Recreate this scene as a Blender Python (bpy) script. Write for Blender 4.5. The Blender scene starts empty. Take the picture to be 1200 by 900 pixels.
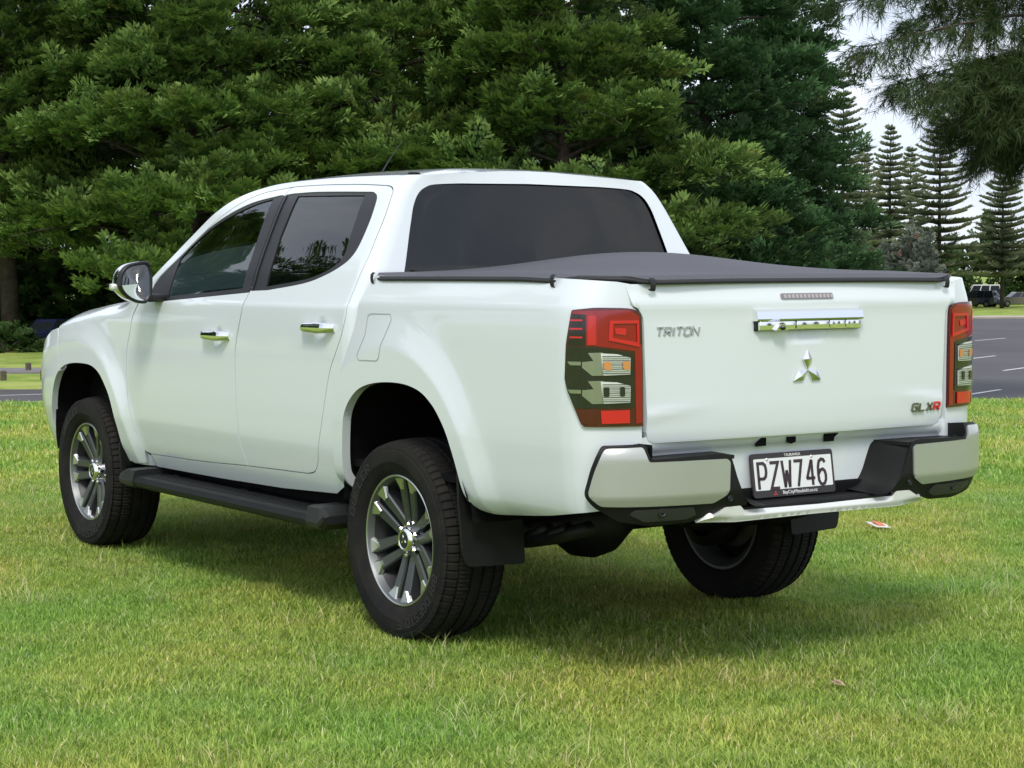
import bpy, bmesh, math, random
import numpy as np
from mathutils import Vector, Matrix
from mathutils.geometry import delaunay_2d_cdt

R = math.radians
random.seed(7)
rng = np.random.default_rng(7)
scene = bpy.context.scene
COL = scene.collection

# ------------------------------------------------------------------ camera
CAM = np.array((-6.04, 4.44, 1.367))
YAW, PITCH, ROLL = -.5937, -.0588, -.0038
def cam_axes():
    d = np.array((math.cos(PITCH)*math.cos(YAW), math.cos(PITCH)*math.sin(YAW), math.sin(PITCH)))
    r = np.array((math.sin(YAW), -math.cos(YAW), 0.)); u = np.cross(r, d)
    return r*math.cos(ROLL)+u*math.sin(ROLL), -r*math.sin(ROLL)+u*math.cos(ROLL), d
r_, u_, d_ = cam_axes()
cd = bpy.data.cameras.new('camera'); cam = bpy.data.objects.new('camera', cd); COL.objects.link(cam)
cam.matrix_world = Matrix(((r_[0], u_[0], -d_[0], CAM[0]), (r_[1], u_[1], -d_[1], CAM[1]), (r_[2], u_[2], -d_[2], CAM[2]), (0, 0, 0, 1)))
cd.sensor_width = 36; cd.lens = 36*2261/1200; cd.clip_end = 4000; cd.clip_start = .05
scene.camera = cam

# ------------------------------------------------------------------ world, sun, exposure
SUN_DIR = Vector((-.62, .50, 1.0)).normalized()          # towards the sun
elev = math.asin(SUN_DIR.z); azim = math.atan2(SUN_DIR.x, SUN_DIR.y)
w = bpy.data.worlds.new('World'); scene.world = w; w.use_nodes = True
nt = w.node_tree; nt.nodes.clear()
def N(t, k, **kw):
    n = t.nodes.new(k)
    for a, b in kw.items(): setattr(n, a, b)
    return n
sky = N(nt, 'ShaderNodeTexSky', sky_type='NISHITA', sun_disc=False, sun_elevation=elev, sun_rotation=azim, dust_density=2.0, air_density=1.0)
tc = N(nt, 'ShaderNodeTexCoord'); mp = N(nt, 'ShaderNodeMapping'); mp.inputs['Scale'].default_value = (1, 1, 2.6)
nz = N(nt, 'ShaderNodeTexNoise'); nz.inputs['Scale'].default_value = 2.3; nz.inputs['Detail'].default_value = 7; nz.inputs['Roughness'].default_value = .55
cr = N(nt, 'ShaderNodeValToRGB')
cr.color_ramp.elements[0].position = .33; cr.color_ramp.elements[0].color = (.45, .45, .45, 1)
cr.color_ramp.elements[1].position = .60; cr.color_ramp.elements[1].color = (1, 1, 1, 1)
n2 = N(nt, 'ShaderNodeTexNoise'); n2.inputs['Scale'].default_value = 5.5; n2.inputs['Detail'].default_value = 6
cc = N(nt, 'ShaderNodeValToRGB')
cc.color_ramp.elements[0].position = .3; cc.color_ramp.elements[0].color = (.54, .62, .77, 1)
cc.color_ramp.elements[1].position = .7; cc.color_ramp.elements[1].color = (.88, .91, .95, 1)
sc_ = N(nt, 'ShaderNodeVectorMath', operation='SCALE'); sc_.inputs['Scale'].default_value = 9.8
mx = N(nt, 'ShaderNodeMix', data_type='RGBA'); bg = N(nt, 'ShaderNodeBackground'); wo = N(nt, 'ShaderNodeOutputWorld')
L = nt.links.new
L(tc.outputs['Generated'], mp.inputs[0]); L(mp.outputs[0], nz.inputs['Vector']); L(mp.outputs[0], n2.inputs['Vector'])
L(nz.outputs[0], cr.inputs[0]); L(n2.outputs[0], cc.inputs[0]); L(cc.outputs[0], sc_.inputs[0])
L(cr.outputs[0], mx.inputs[0]); L(sky.outputs[0], mx.inputs['A']); L(sc_.outputs[0], mx.inputs['B'])
L(mx.outputs['Result'], bg.inputs[0]); bg.inputs[1].default_value = .10; L(bg.outputs[0], wo.inputs[0])
sd = bpy.data.lights.new('sun', 'SUN'); sd.energy = 1.5; sd.angle = R(14); sd.color = (1, .95, .86)
sun = bpy.data.objects.new('sun', sd); COL.objects.link(sun); sun.rotation_euler = SUN_DIR.to_track_quat('Z', 'Y').to_euler()
scene.view_settings.view_transform = 'Standard'; scene.view_settings.look = 'None'; scene.view_settings.gamma = 1
scene.view_settings.exposure = 0.60
scene.render.engine = 'CYCLES'
scene.cycles.use_denoising = True; scene.cycles.max_bounces = 8; scene.cycles.transparent_max_bounces = 12

# ------------------------------------------------------------------ materials
MATS = {}
def mat(name, col=(.5, .5, .5), rough=.5, metal=0., coat=0., spec=.5, var=0., vscale=8., bump=0., bscale=200., col2=None, emit=None, coords='Object'):
    if name in MATS: return MATS[name]
    m = bpy.data.materials.new(name); m.use_nodes = True; t = m.node_tree; b = t.nodes['Principled BSDF']
    b.inputs['Base Color'].default_value = (*col, 1); b.inputs['Roughness'].default_value = rough; b.inputs['Metallic'].default_value = metal
    b.inputs['Coat Weight'].default_value = coat; b.inputs['Coat Roughness'].default_value = .04; b.inputs['Specular IOR Level'].default_value = spec
    if var or bump or col2:
        c = N(t, 'ShaderNodeTexCoord')
    if var or col2:
        n = N(t, 'ShaderNodeTexNoise'); n.inputs['Scale'].default_value = vscale; n.inputs['Detail'].default_value = 6
        x = N(t, 'ShaderNodeMix', data_type='RGBA'); c2 = col2 or tuple(k*(1-var) for k in col)
        x.inputs['A'].default_value = (*col, 1); x.inputs['B'].default_value = (*c2, 1)
        rp = N(t, 'ShaderNodeMapRange'); rp.inputs[1].default_value = .35; rp.inputs[2].default_value = .65
        t.links.new(c.outputs[coords], n.inputs['Vector']); t.links.new(n.outputs[0], rp.inputs[0]); t.links.new(rp.outputs[0], x.inputs[0]); t.links.new(x.outputs['Result'], b.inputs['Base Color'])
    if bump:
        n = N(t, 'ShaderNodeTexNoise'); n.inputs['Scale'].default_value = bscale; n.inputs['Detail'].default_value = 3
        bp = N(t, 'ShaderNodeBump'); bp.inputs['Strength'].default_value = bump; bp.inputs['Distance'].default_value = .002
        t.links.new(c.outputs[coords], n.inputs['Vector']); t.links.new(n.outputs[0], bp.inputs['Height']); t.links.new(bp.outputs[0], b.inputs['Normal'])
    MATS[name] = m
    return m
def glass(name, tint, ior=1.5):
    m = bpy.data.materials.new(name); m.use_nodes = True; t = m.node_tree; t.nodes.clear()
    o = N(t, 'ShaderNodeOutputMaterial'); x = N(t, 'ShaderNodeMixShader'); f = N(t, 'ShaderNodeFresnel'); f.inputs[0].default_value = ior
    a = N(t, 'ShaderNodeBsdfTransparent'); a.inputs[0].default_value = (*tint, 1); g = N(t, 'ShaderNodeBsdfGlossy'); g.inputs['Roughness'].default_value = .01
    t.links.new(f.outputs[0], x.inputs[0]); t.links.new(a.outputs[0], x.inputs[1]); t.links.new(g.outputs[0], x.inputs[2]); t.links.new(x.outputs[0], o.inputs[0])
    MATS[name] = m
    return m
paint = mat('white_paint', (.70, .745, .785), .28, coat=1.)
m_glass_f = glass('front_glass', (.50, .60, .58), 2.0)
m_glass_r = glass('privacy_glass', (.022, .026, .028), 1.8)
m_glass_b = glass('back_glass', (.003, .0035, .004), 1.62)
m_trim = mat('black_trim', (.011, .0105, .012), .42)
m_plastic = mat('black_plastic', (.0085, .009, .0095), .5, spec=.28, var=.25, vscale=14, bump=.35, bscale=420)
m_rubber = mat('tyre_rubber', (.0085, .0085, .009), .78, spec=.22, col2=(.017, .0155, .0135), vscale=13, bump=.2, bscale=260)
m_chrome = mat('chrome', (.90, .90, .91), .08, 1.)
m_silver = mat('silver_paint', (.46, .475, .45), .36, .55, coat=.6)
m_gun = mat('gunmetal', (.075, .08, .086), .32, .6, coat=.3)
m_mach = mat('machined_alloy', (.60, .61, .60), .30, 1.)
m_dark = mat('dark_underbody', (.004, .004, .0045), .8, spec=.15)
m_steel = mat('cast_steel', (.011, .011, .011), .55, .3, var=.4, vscale=20)
m_barrel = mat('rim_barrel', (.16, .17, .175), .45, .7)
m_disc = mat('brake_steel', (.25, .24, .23), .35, .9)
m_red = mat('red_lens', (.27, .003, .009), .08, coat=.8)
m_redb = mat('bright_red_lens', (.58, .008, .015), .12, coat=.8)
m_redd = mat('dark_red_lens', (.07, .003, .005), .12, coat=.8)
m_smoke = mat('smoked_lens', (.010, .012, .013), .06, coat=.8)
m_blackl = mat('black_lens', (.006, .004, .005), .12, coat=.8)
m_refl = mat('lamp_reflector', (.78, .79, .78), .25, .35, coat=.6)
m_amber = mat('amber_bulb', (.70, .30, .10), .2, .3, coat=.6)
m_cover = mat('cover_vinyl', (.066, .065, .077), .62, var=.12, vscale=3, bump=.25, bscale=500)
m_bind = mat('cover_binding', (.012, .012, .013), .6)
m_plate = mat('plate_white', (.74, .75, .76), .45)
m_char = mat('plate_black', (.035, .018, .028), .5)
m_pframe = mat('plate_frame', (.028, .022, .026), .4)
m_white = mat('print_white', (.8, .8, .8), .5)
m_redp = mat('badge_red', (.6, .02, .025), .3, coat=.5)
m_dchr = mat('dark_chrome', (.42, .44, .43), .16, .9)
m_seat = mat('seat_fabric', (.05, .052, .055), .8)
m_dash = mat('dash_grey', (.10, .105, .11), .6)
m_lined = mat('door_lining', (.22, .24, .24), .7)
m_badge = mat('badge_silver', (.46, .48, .50), .3, .45)
m_gold = mat('badge_dark', (.20, .21, .15), .25, .7)
m_mirror = mat('mirror_glass', (.80, .84, .86), .02, 1.)

# ------------------------------------------------------------------ mesh helpers
def tag(o, label=None, cat=None, group=None, kind=None):
    for k, v in (('label', label), ('category', cat), ('group', group), ('kind', kind)):
        if v: o[k] = v
    return o
def link(name, data, material=None, parent=None):
    o = bpy.data.objects.new(name, data); COL.objects.link(o)
    if material is not None and data is not None and not data.materials: data.materials.append(material)
    if parent is not None: o.parent = parent
    return o
def empty(name, loc=(0, 0, 0), rz=0.):
    o = bpy.data.objects.new(name, None); COL.objects.link(o); o.location = loc; o.rotation_euler.z = rz; o.empty_display_size = .2
    return o
class MB:
    def __init__(s): s.v = []; s.f = []; s.sm = []
    def add(s, vs, fs, smooth=False, M=None):
        b = len(s.v)
        for p in vs: s.v.append(tuple(M @ Vector(p)) if M is not None else tuple(p))
        for f in fs: s.f.append([b+i for i in f]); s.sm.append(smooth)
    def box(s, x0, x1, y0, y1, z0, z1, M=None, bev=0.):
        if bev:
            bm = bmesh.new(); bmesh.ops.create_cube(bm, size=1)
            for v in bm.verts: v.co = Vector(((x0+x1)/2+v.co.x*(x1-x0), (y0+y1)/2+v.co.y*(y1-y0), (z0+z1)/2+v.co.z*(z1-z0)))
            bmesh.ops.bevel(bm, geom=bm.edges[:], offset=bev, segments=2, affect='EDGES', profile=.6)
            s.bm(bm, M); return
        v = [(x, y, z) for x in (x0, x1) for y in (y0, y1) for z in (z0, z1)]
        s.add(v, [(0, 1, 3, 2), (4, 6, 7, 5), (0, 4, 5, 1), (2, 3, 7, 6), (0, 2, 6, 4), (1, 5, 7, 3)], False, M)
    def bm(s, bm, M=None, smooth=True):
        bm.verts.index_update(); s.add([v.co.copy() for v in bm.verts], [[v.index for v in f.verts] for f in bm.faces], smooth, M); bm.free()
    def prism(s, poly, h0, h1, M=None, smooth=False):   # poly in xy, extruded along z
        n = len(poly)
        s.add([(x, y, h0) for x, y in poly]+[(x, y, h1) for x, y in poly], [list(range(n))[::-1], list(range(n, 2*n))]+[(i, (i+1) % n, n+(i+1) % n, n+i) for i in range(n)], smooth, M)
    def lathe(s, prof, seg=48, M=None, smooth=True, closed=False):   # prof of (r, y): turned about the y axis
        n = len(prof); vs = []
        for k in range(seg):
            a = 2*math.pi*k/seg
            for r, y in prof: vs.append((r*math.cos(a), y, r*math.sin(a)))
        fs = []
        for k in range(seg):
            q = (k+1) % seg
            for i in range(n if closed else n-1): fs.append((k*n+i, k*n+(i+1) % n, q*n+(i+1) % n, q*n+i))
        s.add(vs, fs, smooth, M)
    def tube(s, pts, rad, seg=8, M=None, caps=True):
        pts = [Vector(p) for p in pts]; n = len(pts); rad = rad if isinstance(rad, (list, tuple)) else [rad]*n
        vs = []; up = Vector((.13, .21, .97))
        for i, p in enumerate(pts):
            t = (pts[min(i+1, n-1)]-pts[max(i-1, 0)]).normalized()
            a = t.cross(up)
            if a.length < 1e-3: a = t.cross(Vector((1, 0, 0)))
            a.normalize(); b = t.cross(a)
            for k in range(seg):
                c = 2*math.pi*k/seg; vs.append(p+(a*math.cos(c)+b*math.sin(c))*rad[i])
        fs = [(i*seg+k, i*seg+(k+1) % seg, (i+1)*seg+(k+1) % seg, (i+1)*seg+k) for i in range(n-1) for k in range(seg)]
        if caps: fs += [list(range(seg))[::-1], [(n-1)*seg+k for k in range(seg)]]
        s.add(vs, fs, True, M)
    def grid(s, P, smooth=True, M=None):      # P[i][j] points
        n, m = len(P), len(P[0])
        s.add([p for row in P for p in row], [(i*m+j, i*m+j+1, (i+1)*m+j+1, (i+1)*m+j) for i in range(n-1) for j in range(m-1)], smooth, M)
    def mesh(s, name):
        me = bpy.data.meshes.new(name); me.from_pydata(s.v, [], s.f)
        me.polygons.foreach_set('use_smooth', s.sm); me.update()
        return me
    def build(s, name, material, parent=None, auto=None):
        me = s.mesh(name)
        if auto is not None: me.set_sharp_from_angle(angle=R(auto))
        return link(name, me, material, parent)

def pch(xs, ys):
    xs = np.array(xs, float); ys = np.array(ys, float); h = np.diff(xs); d = np.diff(ys)/h
    m = np.zeros(len(xs)); m[0] = d[0]; m[-1] = d[-1]
    for i in range(1, len(xs)-1):
        if d[i-1]*d[i] > 0:
            w1 = 2*h[i]+h[i-1]; w2 = h[i]+2*h[i-1]; m[i] = (w1+w2)/(w1/d[i-1]+w2/d[i])
    def f(x):
        x = np.clip(x, xs[0], xs[-1]); i = np.clip(np.searchsorted(xs, x)-1, 0, len(xs)-2)
        t = (x-xs[i])/h[i]; t2 = t*t; t3 = t2*t
        return (2*t3-3*t2+1)*ys[i]+(t3-2*t2+t)*h[i]*m[i]+(3*t2-2*t3)*ys[i+1]+(t3-t2)*h[i]*m[i+1]
    return f
def sm(a, b, x):
    t = np.clip((x-a)/(b-a), 0, 1); return t*t*(3-2*t)
def cat(pts, n=6):                      # open Catmull-Rom through points
    P = [np.array(p, float) for p in pts]; P = [2*P[0]-P[1]]+P+[2*P[-1]-P[-2]]; out = []
    for i in range(1, len(P)-2):
        for k in range(n):
            t = k/n; out.append(.5*((2*P[i])+(-P[i-1]+P[i+1])*t+(2*P[i-1]-5*P[i]+4*P[i+1]-P[i+2])*t*t+(-P[i-1]+3*P[i]-3*P[i+1]+P[i+2])*t**3))
    out.append(P[-2]); return [tuple(p) for p in out]
def rnd(poly, rad, n=4):                # round every corner of a polygon
    out = []; m = len(poly)
    for i in range(m):
        a, b, c = (np.array(poly[(i+k) % m], float) for k in (-1, 0, 1))
        r = rad[i] if isinstance(rad, (list, tuple)) else rad
        la, lc = np.linalg.norm(a-b), np.linalg.norm(c-b); r_a = min(r, la*.45); r_c = min(r, lc*.45)
        if r <= 0: out.append(tuple(b)); continue
        p, q = b+(a-b)/la*r_a, b+(c-b)/lc*r_c
        for k in range(n+1):
            t = k/n; out.append(tuple((1-t)**2*p+2*t*(1-t)*b+t*t*q))
    return out
def clean(poly):
    out = []
    for p in poly:
        if not out or math.hypot(p[0]-out[-1][0], p[1]-out[-1][1]) > 1e-4: out.append((float(p[0]), float(p[1])))
    if math.hypot(out[0][0]-out[-1][0], out[0][1]-out[-1][1]) < 1e-4: out.pop()
    return out
def resample(poly, step):
    poly = clean(poly); out = []; n = len(poly)
    for i in range(n):
        a, b = np.array(poly[i]), np.array(poly[(i+1) % n]); k = max(1, int(math.ceil(np.linalg.norm(b-a)/step)))
        for j in range(k): out.append(a+(b-a)*j/k)
    return np.array(out)
def inset(poly, d):                     # d > 0 shrinks
    p = np.array(clean(poly)); a = p-np.roll(p, 1, 0); b = np.roll(p, -1, 0)-p
    area = np.sum(p[:, 0]*np.roll(p[:, 1], -1)-np.roll(p[:, 0], -1)*p[:, 1]); s = 1 if area > 0 else -1
    na = np.stack([-a[:, 1], a[:, 0]], 1)/np.linalg.norm(a, axis=1)[:, None]; nb = np.stack([-b[:, 1], b[:, 0]], 1)/np.linalg.norm(b, axis=1)[:, None]
    m = na+nb; q = np.maximum(1+np.sum(na*nb, 1), .45)
    return [tuple(x) for x in p+s*d*m/q[:, None]]
def inside(poly, P):
    poly = np.asarray(poly); x, y = P[:, 0], P[:, 1]; r = np.zeros(len(P), bool)
    x0, y0 = poly[:, 0], poly[:, 1]; x1, y1 = np.roll(x0, -1), np.roll(y0, -1)
    for a, b, c, d in zip(x0, y0, x1, y1):
        if b == d: continue
        k = ((b > y) != (d > y)) & (x < (c-a)*(y-b)/(d-b)+a); r ^= k
    return r
def panel(name, outer, mapf, material, parent=None, holes=(), res=.022, lip=.012, lip_outer=True, out=(0, 1, 0), curves=()):
    loops = [resample(outer, res*.8)]+[resample(h, res*.8) for h in holes]
    B = np.vstack(loops); lo, hi = B.min(0), B.max(0)
    gx = np.arange(lo[0]+res*.5, hi[0], res); gy = np.arange(lo[1]+res*.5, hi[1], res)
    if len(gx) and len(gy):
        G = np.stack(np.meshgrid(gx, gy), -1).reshape(-1, 2)
        k = inside(loops[0], G)
        for h in loops[1:]: k &= ~inside(h, G)
        G = G[k]
        if len(G):
            md = np.full(len(G), 9.)
            for i in range(0, len(B), 200): md = np.minimum(md, np.sqrt(((G[:, None]-B[None, i:i+200])**2).sum(-1)).min(1))
            G = G[md > res*.45]
    else: G = np.zeros((0, 2))
    cpts, ced = [], []
    for cv in curves:                     # creases the mesh should follow
        cv = np.asarray(cv, float); k = inside(loops[0], cv)
        for h in loops[1:]: k &= ~inside(h, cv)
        k &= np.array([np.sqrt(((B-q)**2).sum(1)).min() > res*.4 for q in cv]); last = None
        for q, okk in zip(cv, k):
            if okk:
                cpts.append(q)
                if last is not None: ced.append((len(B)+len(cpts)-2, len(B)+len(cpts)-1))
                last = q
            else: last = None
    if cpts and len(G):
        cp0 = np.array(cpts); md = np.full(len(G), 9.)
        for i in range(0, len(cp0), 200): md = np.minimum(md, np.sqrt(((G[:, None]-cp0[None, i:i+200])**2).sum(-1)).min(1))
        G = G[md > res*.35]
    A = np.vstack([B]+([np.array(cpts)] if cpts else [])+[G]); ed = list(ced); o = 0
    for l in loops:
        n = len(l); ed += [(o+i, o+(i+1) % n) for i in range(n)]; o += n
    r = delaunay_2d_cdt([Vector(p) for p in A], ed, [], 0, 1e-6)
    V = np.array([tuple(v) for v in r[0]]); F = np.array([f for f in r[2] if len(f) == 3])
    c = V[F].mean(1); k = inside(loops[0], c)
    for h in loops[1:]: k &= ~inside(h, c)
    F = F[k]
    inv = {}
    for i, src in enumerate(r[3]):
        for q in src: inv[q] = i
    def mp3(q): return np.stack([np.broadcast_to(np.asarray(a, float), q[:, 0].shape) for a in mapf(q[:, 0], q[:, 1])], -1)
    P = mp3(V); e = 1e-3
    nn = np.cross(mp3(V+[e, 0])-mp3(V-[e, 0]), mp3(V+[0, e])-mp3(V-[0, e])); nn /= np.maximum(np.linalg.norm(nn, axis=1), 1e-12)[:, None]
    if (nn @ np.array(out, float)).sum() < 0: nn = -nn
    fn = np.cross(P[F[:, 1]]-P[F[:, 0]], P[F[:, 2]]-P[F[:, 0]])
    fl = (fn*nn[F].mean(1)).sum(1) < 0; F[fl] = F[fl][:, ::-1]
    verts = [tuple(p) for p in P]; faces = [tuple(map(int, f)) for f in F]; nl = [tuple(nn[i]) for f in F for i in f]
    if lip:
        o = 0
        for li, l in enumerate(loops):
            n = len(l)
            if li or lip_outer:
                idx = [inv[o+i] for i in range(n)]; b0 = len(verts)
                for i in idx: verts.append(tuple(P[i]))
                for i in idx: verts.append(tuple(P[i]-nn[i]*lip))
                for i in range(n):
                    j = (i+1) % n; f = (b0+i, b0+j, b0+n+j, b0+n+i); q = [np.array(verts[t]) for t in f]
                    nf = np.cross(q[1]-q[0], q[2]-q[0]); ln = np.linalg.norm(nf)
                    if ln < 1e-14: continue
                    faces.append(f); nl += [tuple(nf/ln)]*4
            o += n
    me = bpy.data.meshes.new(name); me.from_pydata(verts, [], faces); me.polygons.foreach_set('use_smooth', [True]*len(faces))
    me.normals_split_custom_set(nl); me.update()
    return link(name, me, material, parent)
def mirror(o, parent=None):              # the right-hand twin of a left-hand part, with its sub-parts
    c = o.copy(); COL.objects.link(c); c.scale = (1, -1, 1); c.parent = parent or o.parent
    for ch in list(o.children):
        d = ch.copy(); COL.objects.link(d); d.parent = c
    return c
GLYPH = {
 'T': [[(0, 1), (.8, 1)], [(.4, 1), (.4, 0)]], 'I': [[(.1, 0), (.1, 1)]], 'N': [[(0, 0), (0, 1), (.8, 0), (.8, 1)]],
 'R': [[(0, 0), (0, 1), (.62, 1), (.8, .86), (.8, .58), (.62, .44), (0, .44)], [(.4, .44), (.8, 0)]],
 'O': [[(.15, 0), (0, .18), (0, .82), (.15, 1), (.65, 1), (.8, .82), (.8, .18), (.65, 0), (.15, 0)]],
 'G': [[(.8, .86), (.65, 1), (.15, 1), (0, .82), (0, .18), (.15, 0), (.8, 0), (.8, .5), (.42, .5)]],
 'L': [[(0, 1), (0, 0), (.72, 0)]], 'X': [[(0, 0), (.8, 1)], [(0, 1), (.8, 0)]],
 'P': [[(0, 0), (0, 1), (.5, 1), (.68, .92), (.75, .78), (.75, .62), (.68, .48), (.5, .4), (0, .4)]],
 'Z': [[(0, 1), (.78, 1), (0, 0), (.78, 0)]], 'W': [[(0, 1.05), (.2, 0)], [(.2, 0), (.42, .66)], [(.42, .66), (.64, 0)], [(.64, 0), (.84, 1.05)]],
 '7': [[(0, 1), (.75, 1), (.3, 0)]], '4': [[(.58, 0), (.58, 1)], [(.56, 1), (.02, .26)], [(0, .28), (.82, .28)]],
 '6': [[(.72, .86), (.6, .97), (.4, 1), (.15, .92), (.03, .7), (0, .4), (.04, .16), (.18, .03), (.38, 0), (.58, .04), (.72, .18), (.74, .36), (.66, .52), (.48, .6), (.25, .57), (.04, .42)]],
}
def glyph(mb, ch, x0, y0, wd, ht, stroke, depth, M, shear=0.):
    for pl in GLYPH[ch]:
        p = [np.array((x0+a*wd+b*ht*shear, y0+b*ht)) for a, b in pl]; n = len(p); L_, R_ = [], []
        closed = np.allclose(p[0], p[-1])
        for i in range(n):
            a = p[i]-p[i-1] if i else (p[0]-p[-2] if closed else p[1]-p[0]); b = p[i+1]-p[i] if i < n-1 else (p[1]-p[0] if closed else a)
            a = a/np.linalg.norm(a); b = b/np.linalg.norm(b); na = np.array((-a[1], a[0])); nb = np.array((-b[1], b[0])); m = (na+nb)/max(1+na@nb, .55)
            L_.append(p[i]+m*stroke/2); R_.append(p[i]-m*stroke/2)
        v = [(q[0], q[1], depth) for q in L_]+[(q[0], q[1], depth) for q in R_]+[(q[0], q[1], 0) for q in L_]+[(q[0], q[1], 0) for q in R_]
        f = []
        for i in range(n-1): f += [(i, i+1, n+i+1, n+i), (i, 2*n+i, 2*n+i+1, i+1), (n+i, n+i+1, 3*n+i+1, 3*n+i)]
        f += [(0, n, 3*n, 2*n), (n-1, 3*n-1, 4*n-1, 2*n-1)]
        mb.add(v, f, False, M)

# ================================================================== THE PICKUP TRUCK (x forward, rear axle at x = 0, metres)
truck = empty('pickup_truck')
tag(truck, 'white double cab pickup truck with grey soft bed cover parked on the grass', 'pickup truck')
PC = pch([.40, .44, .50, .56, .62, .675, .688, .76, .85, 1.0, 1.12, 1.20, 1.230, 1.243, 1.31, 1.36, 1.45, 1.55, 1.65, 1.69, 1.72, 1.745, 1.78],
         [.76, .80, .832, .855, .870, .8818, .8838, .8885, .891, .891, .889, .8855, .8825, .876, .845, .822, .775, .722, .666, .638, .606, .566, .50])
PB = pch([.50, .53, .555, .60, .66, .74, .795, .81, .92, 1.1, 1.22, 1.247, 1.257, 1.345, 1.37],
         [.74, .80, .835, .866, .879, .8875, .8923, .8935, .896, .897, .895, .893, .8895, .852, .842])
PLAN = pch([-2, 2.9, 3.15, 3.3, 3.5, 3.62, 3.75, 3.87, 3.93, 3.96], [0, 0, .002, .006, .022, .05, .105, .23, .45, .8])
GH = pch([-1, .5, 1.2, 1.8, 2.4, 3], [.0, .0, .004, .02, .05, .09])
FLR = pch([0, .97, .985, 1.0, 1.08, 1.17, 1.22, 1.27, 2], [.0205, .0203, .0200, .0185, .0085, .0010, .0002, 0, 0])
def flare_curves(cx, cz_, ax, az, x0, x1):
    t = np.linspace(.02*np.pi, .98*np.pi, 90); return [[(cx+q*ax*math.cos(a), cz_+q*az*math.sin(a)) for a in t if x0 < cx+q*ax*math.cos(a) < x1] for q in (.97, .985, 1.0, 1.17)]
def bumpR(x, z):
    d = np.sqrt((x/np.where(x < 0, .60, .64))**2+((z-.40)/.70)**2)
    return FLR(d)
def bumpF(x, z):
    x = x-3.0; d = np.sqrt((x/np.where(x < 0, .60, 1.1))**2+((z-.38)/.66)**2)
    return 1.25*FLR(d)
HANDLES = ((1.465, 1.092), (.553, 1.146))
def YC(x, z):
    x = np.asarray(x, float); z = np.asarray(z, float)
    y = PC(z)+bumpF(x, z)-PLAN(x)-GH(x)*sm(1.2, 1.6, z)
    for hx, hz in HANDLES: y = y-.012*np.exp(-(((x-hx+.012)/.036)**2+((z-hz)/.036)**2)**2)
    return y
def YB(x, z): return PB(np.asarray(z, float))+bumpR(np.asarray(x, float), np.asarray(z, float))
SEAM = pch([2.2, 2.55, 2.8, 3.05, 3.25, 3.41, 3.6, 3.75], [1.24, 1.226, 1.213, 1.188, 1.164, 1.127, 1.06, .98])
def YF(x, z):
    t = np.clip((z-(SEAM(x)-.075))/.075, 0, 1); return YC(x, z)-.105*t**1.8*sm(2.36, 2.7, x)
rake = lambda z: .24*np.maximum(z-1.36, 0)
wu = lambda u: 1-sm(.42, .85, u)
CX = pch([0, .03, .06, .09, .12, .16, .30, .50, .85], [.36, .331, .306, .291, .287, .289, .303, .320, .335])
CY = pch([0, .03, .06, .09, .12, .16, .85], [1, .996, .978, .946, .91, .862, 0.])
def cabmap(off=0.):
    def f(u, z):
        u = np.asarray(u, float); z = np.asarray(z, float); k = rake(z); s = np.maximum(.36-u, 0)
        xs = u+k*wu(u); ys = YC(xs, z)+off; xr = CX(s)+k-off*sm(.02, .14, s); yr = (YC(.36+k, z)+off)*CY(s)
        return np.where(u >= .36, xs, xr), np.where(u >= .36, ys, yr), z
    return f
def tou(pts):
    o = []
    for x, z in pts:
        u = x
        for i in range(30): u = x-rake(z)*wu(u)
        o.append((float(u), z))
    return o
D_FRONT = [(2.304, 1.225), (2.372, 1.157), (2.395, 1.097), (2.43, 1.017), (2.443, .951), (2.441, .871), (2.428, .778), (2.40, .694), (2.368, .597), (2.335, .536), (2.28, .522)]
D_BOT = [(2.28, .522), (1.76, .532), (1.254, .551), (.71, .566)]
D_REAR = [(.71, .566), (.648, .580), (.602, .624), (.562, .716), (.528, .8), (.483, .935), (.454, 1.001), (.401, 1.079), (.365, 1.14), (.345, 1.199), (.343, 1.237), (.342, 1.301), (.339, 1.375), (.339, 1.424), (.350, 1.498), (.363, 1.581), (.383, 1.653), (.398, 1.680), (.426, 1.694), (.466, 1.7)]
D_TOP = [(.466, 1.7), (.686, 1.713), (1.004, 1.724), (1.265, 1.727), (1.413, 1.721), (1.581, 1.707), (1.759, 1.662), (1.917, 1.592), (2.041, 1.504), (2.149, 1.408), (2.258, 1.31)]
B_SEAM = [(1.325, 1.724), (1.315, 1.679), (1.285, 1.539), (1.258, 1.438), (1.212, 1.301), (1.214, 1.266), (1.233, 1.195), (1.272, 1.088), (1.288, 1.004), (1.283, .851), (1.277, .755), (1.276, .668), (1.266, .619), (1.250, .551)]
def split_top(pts, x, before): return [p for p in pts if (p[0] < x-.03) == before]
aperture = tou(cat(D_FRONT)[:-1]+cat(D_BOT)[:-1]+cat(D_REAR)[:-1]+cat(D_TOP))
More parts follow.
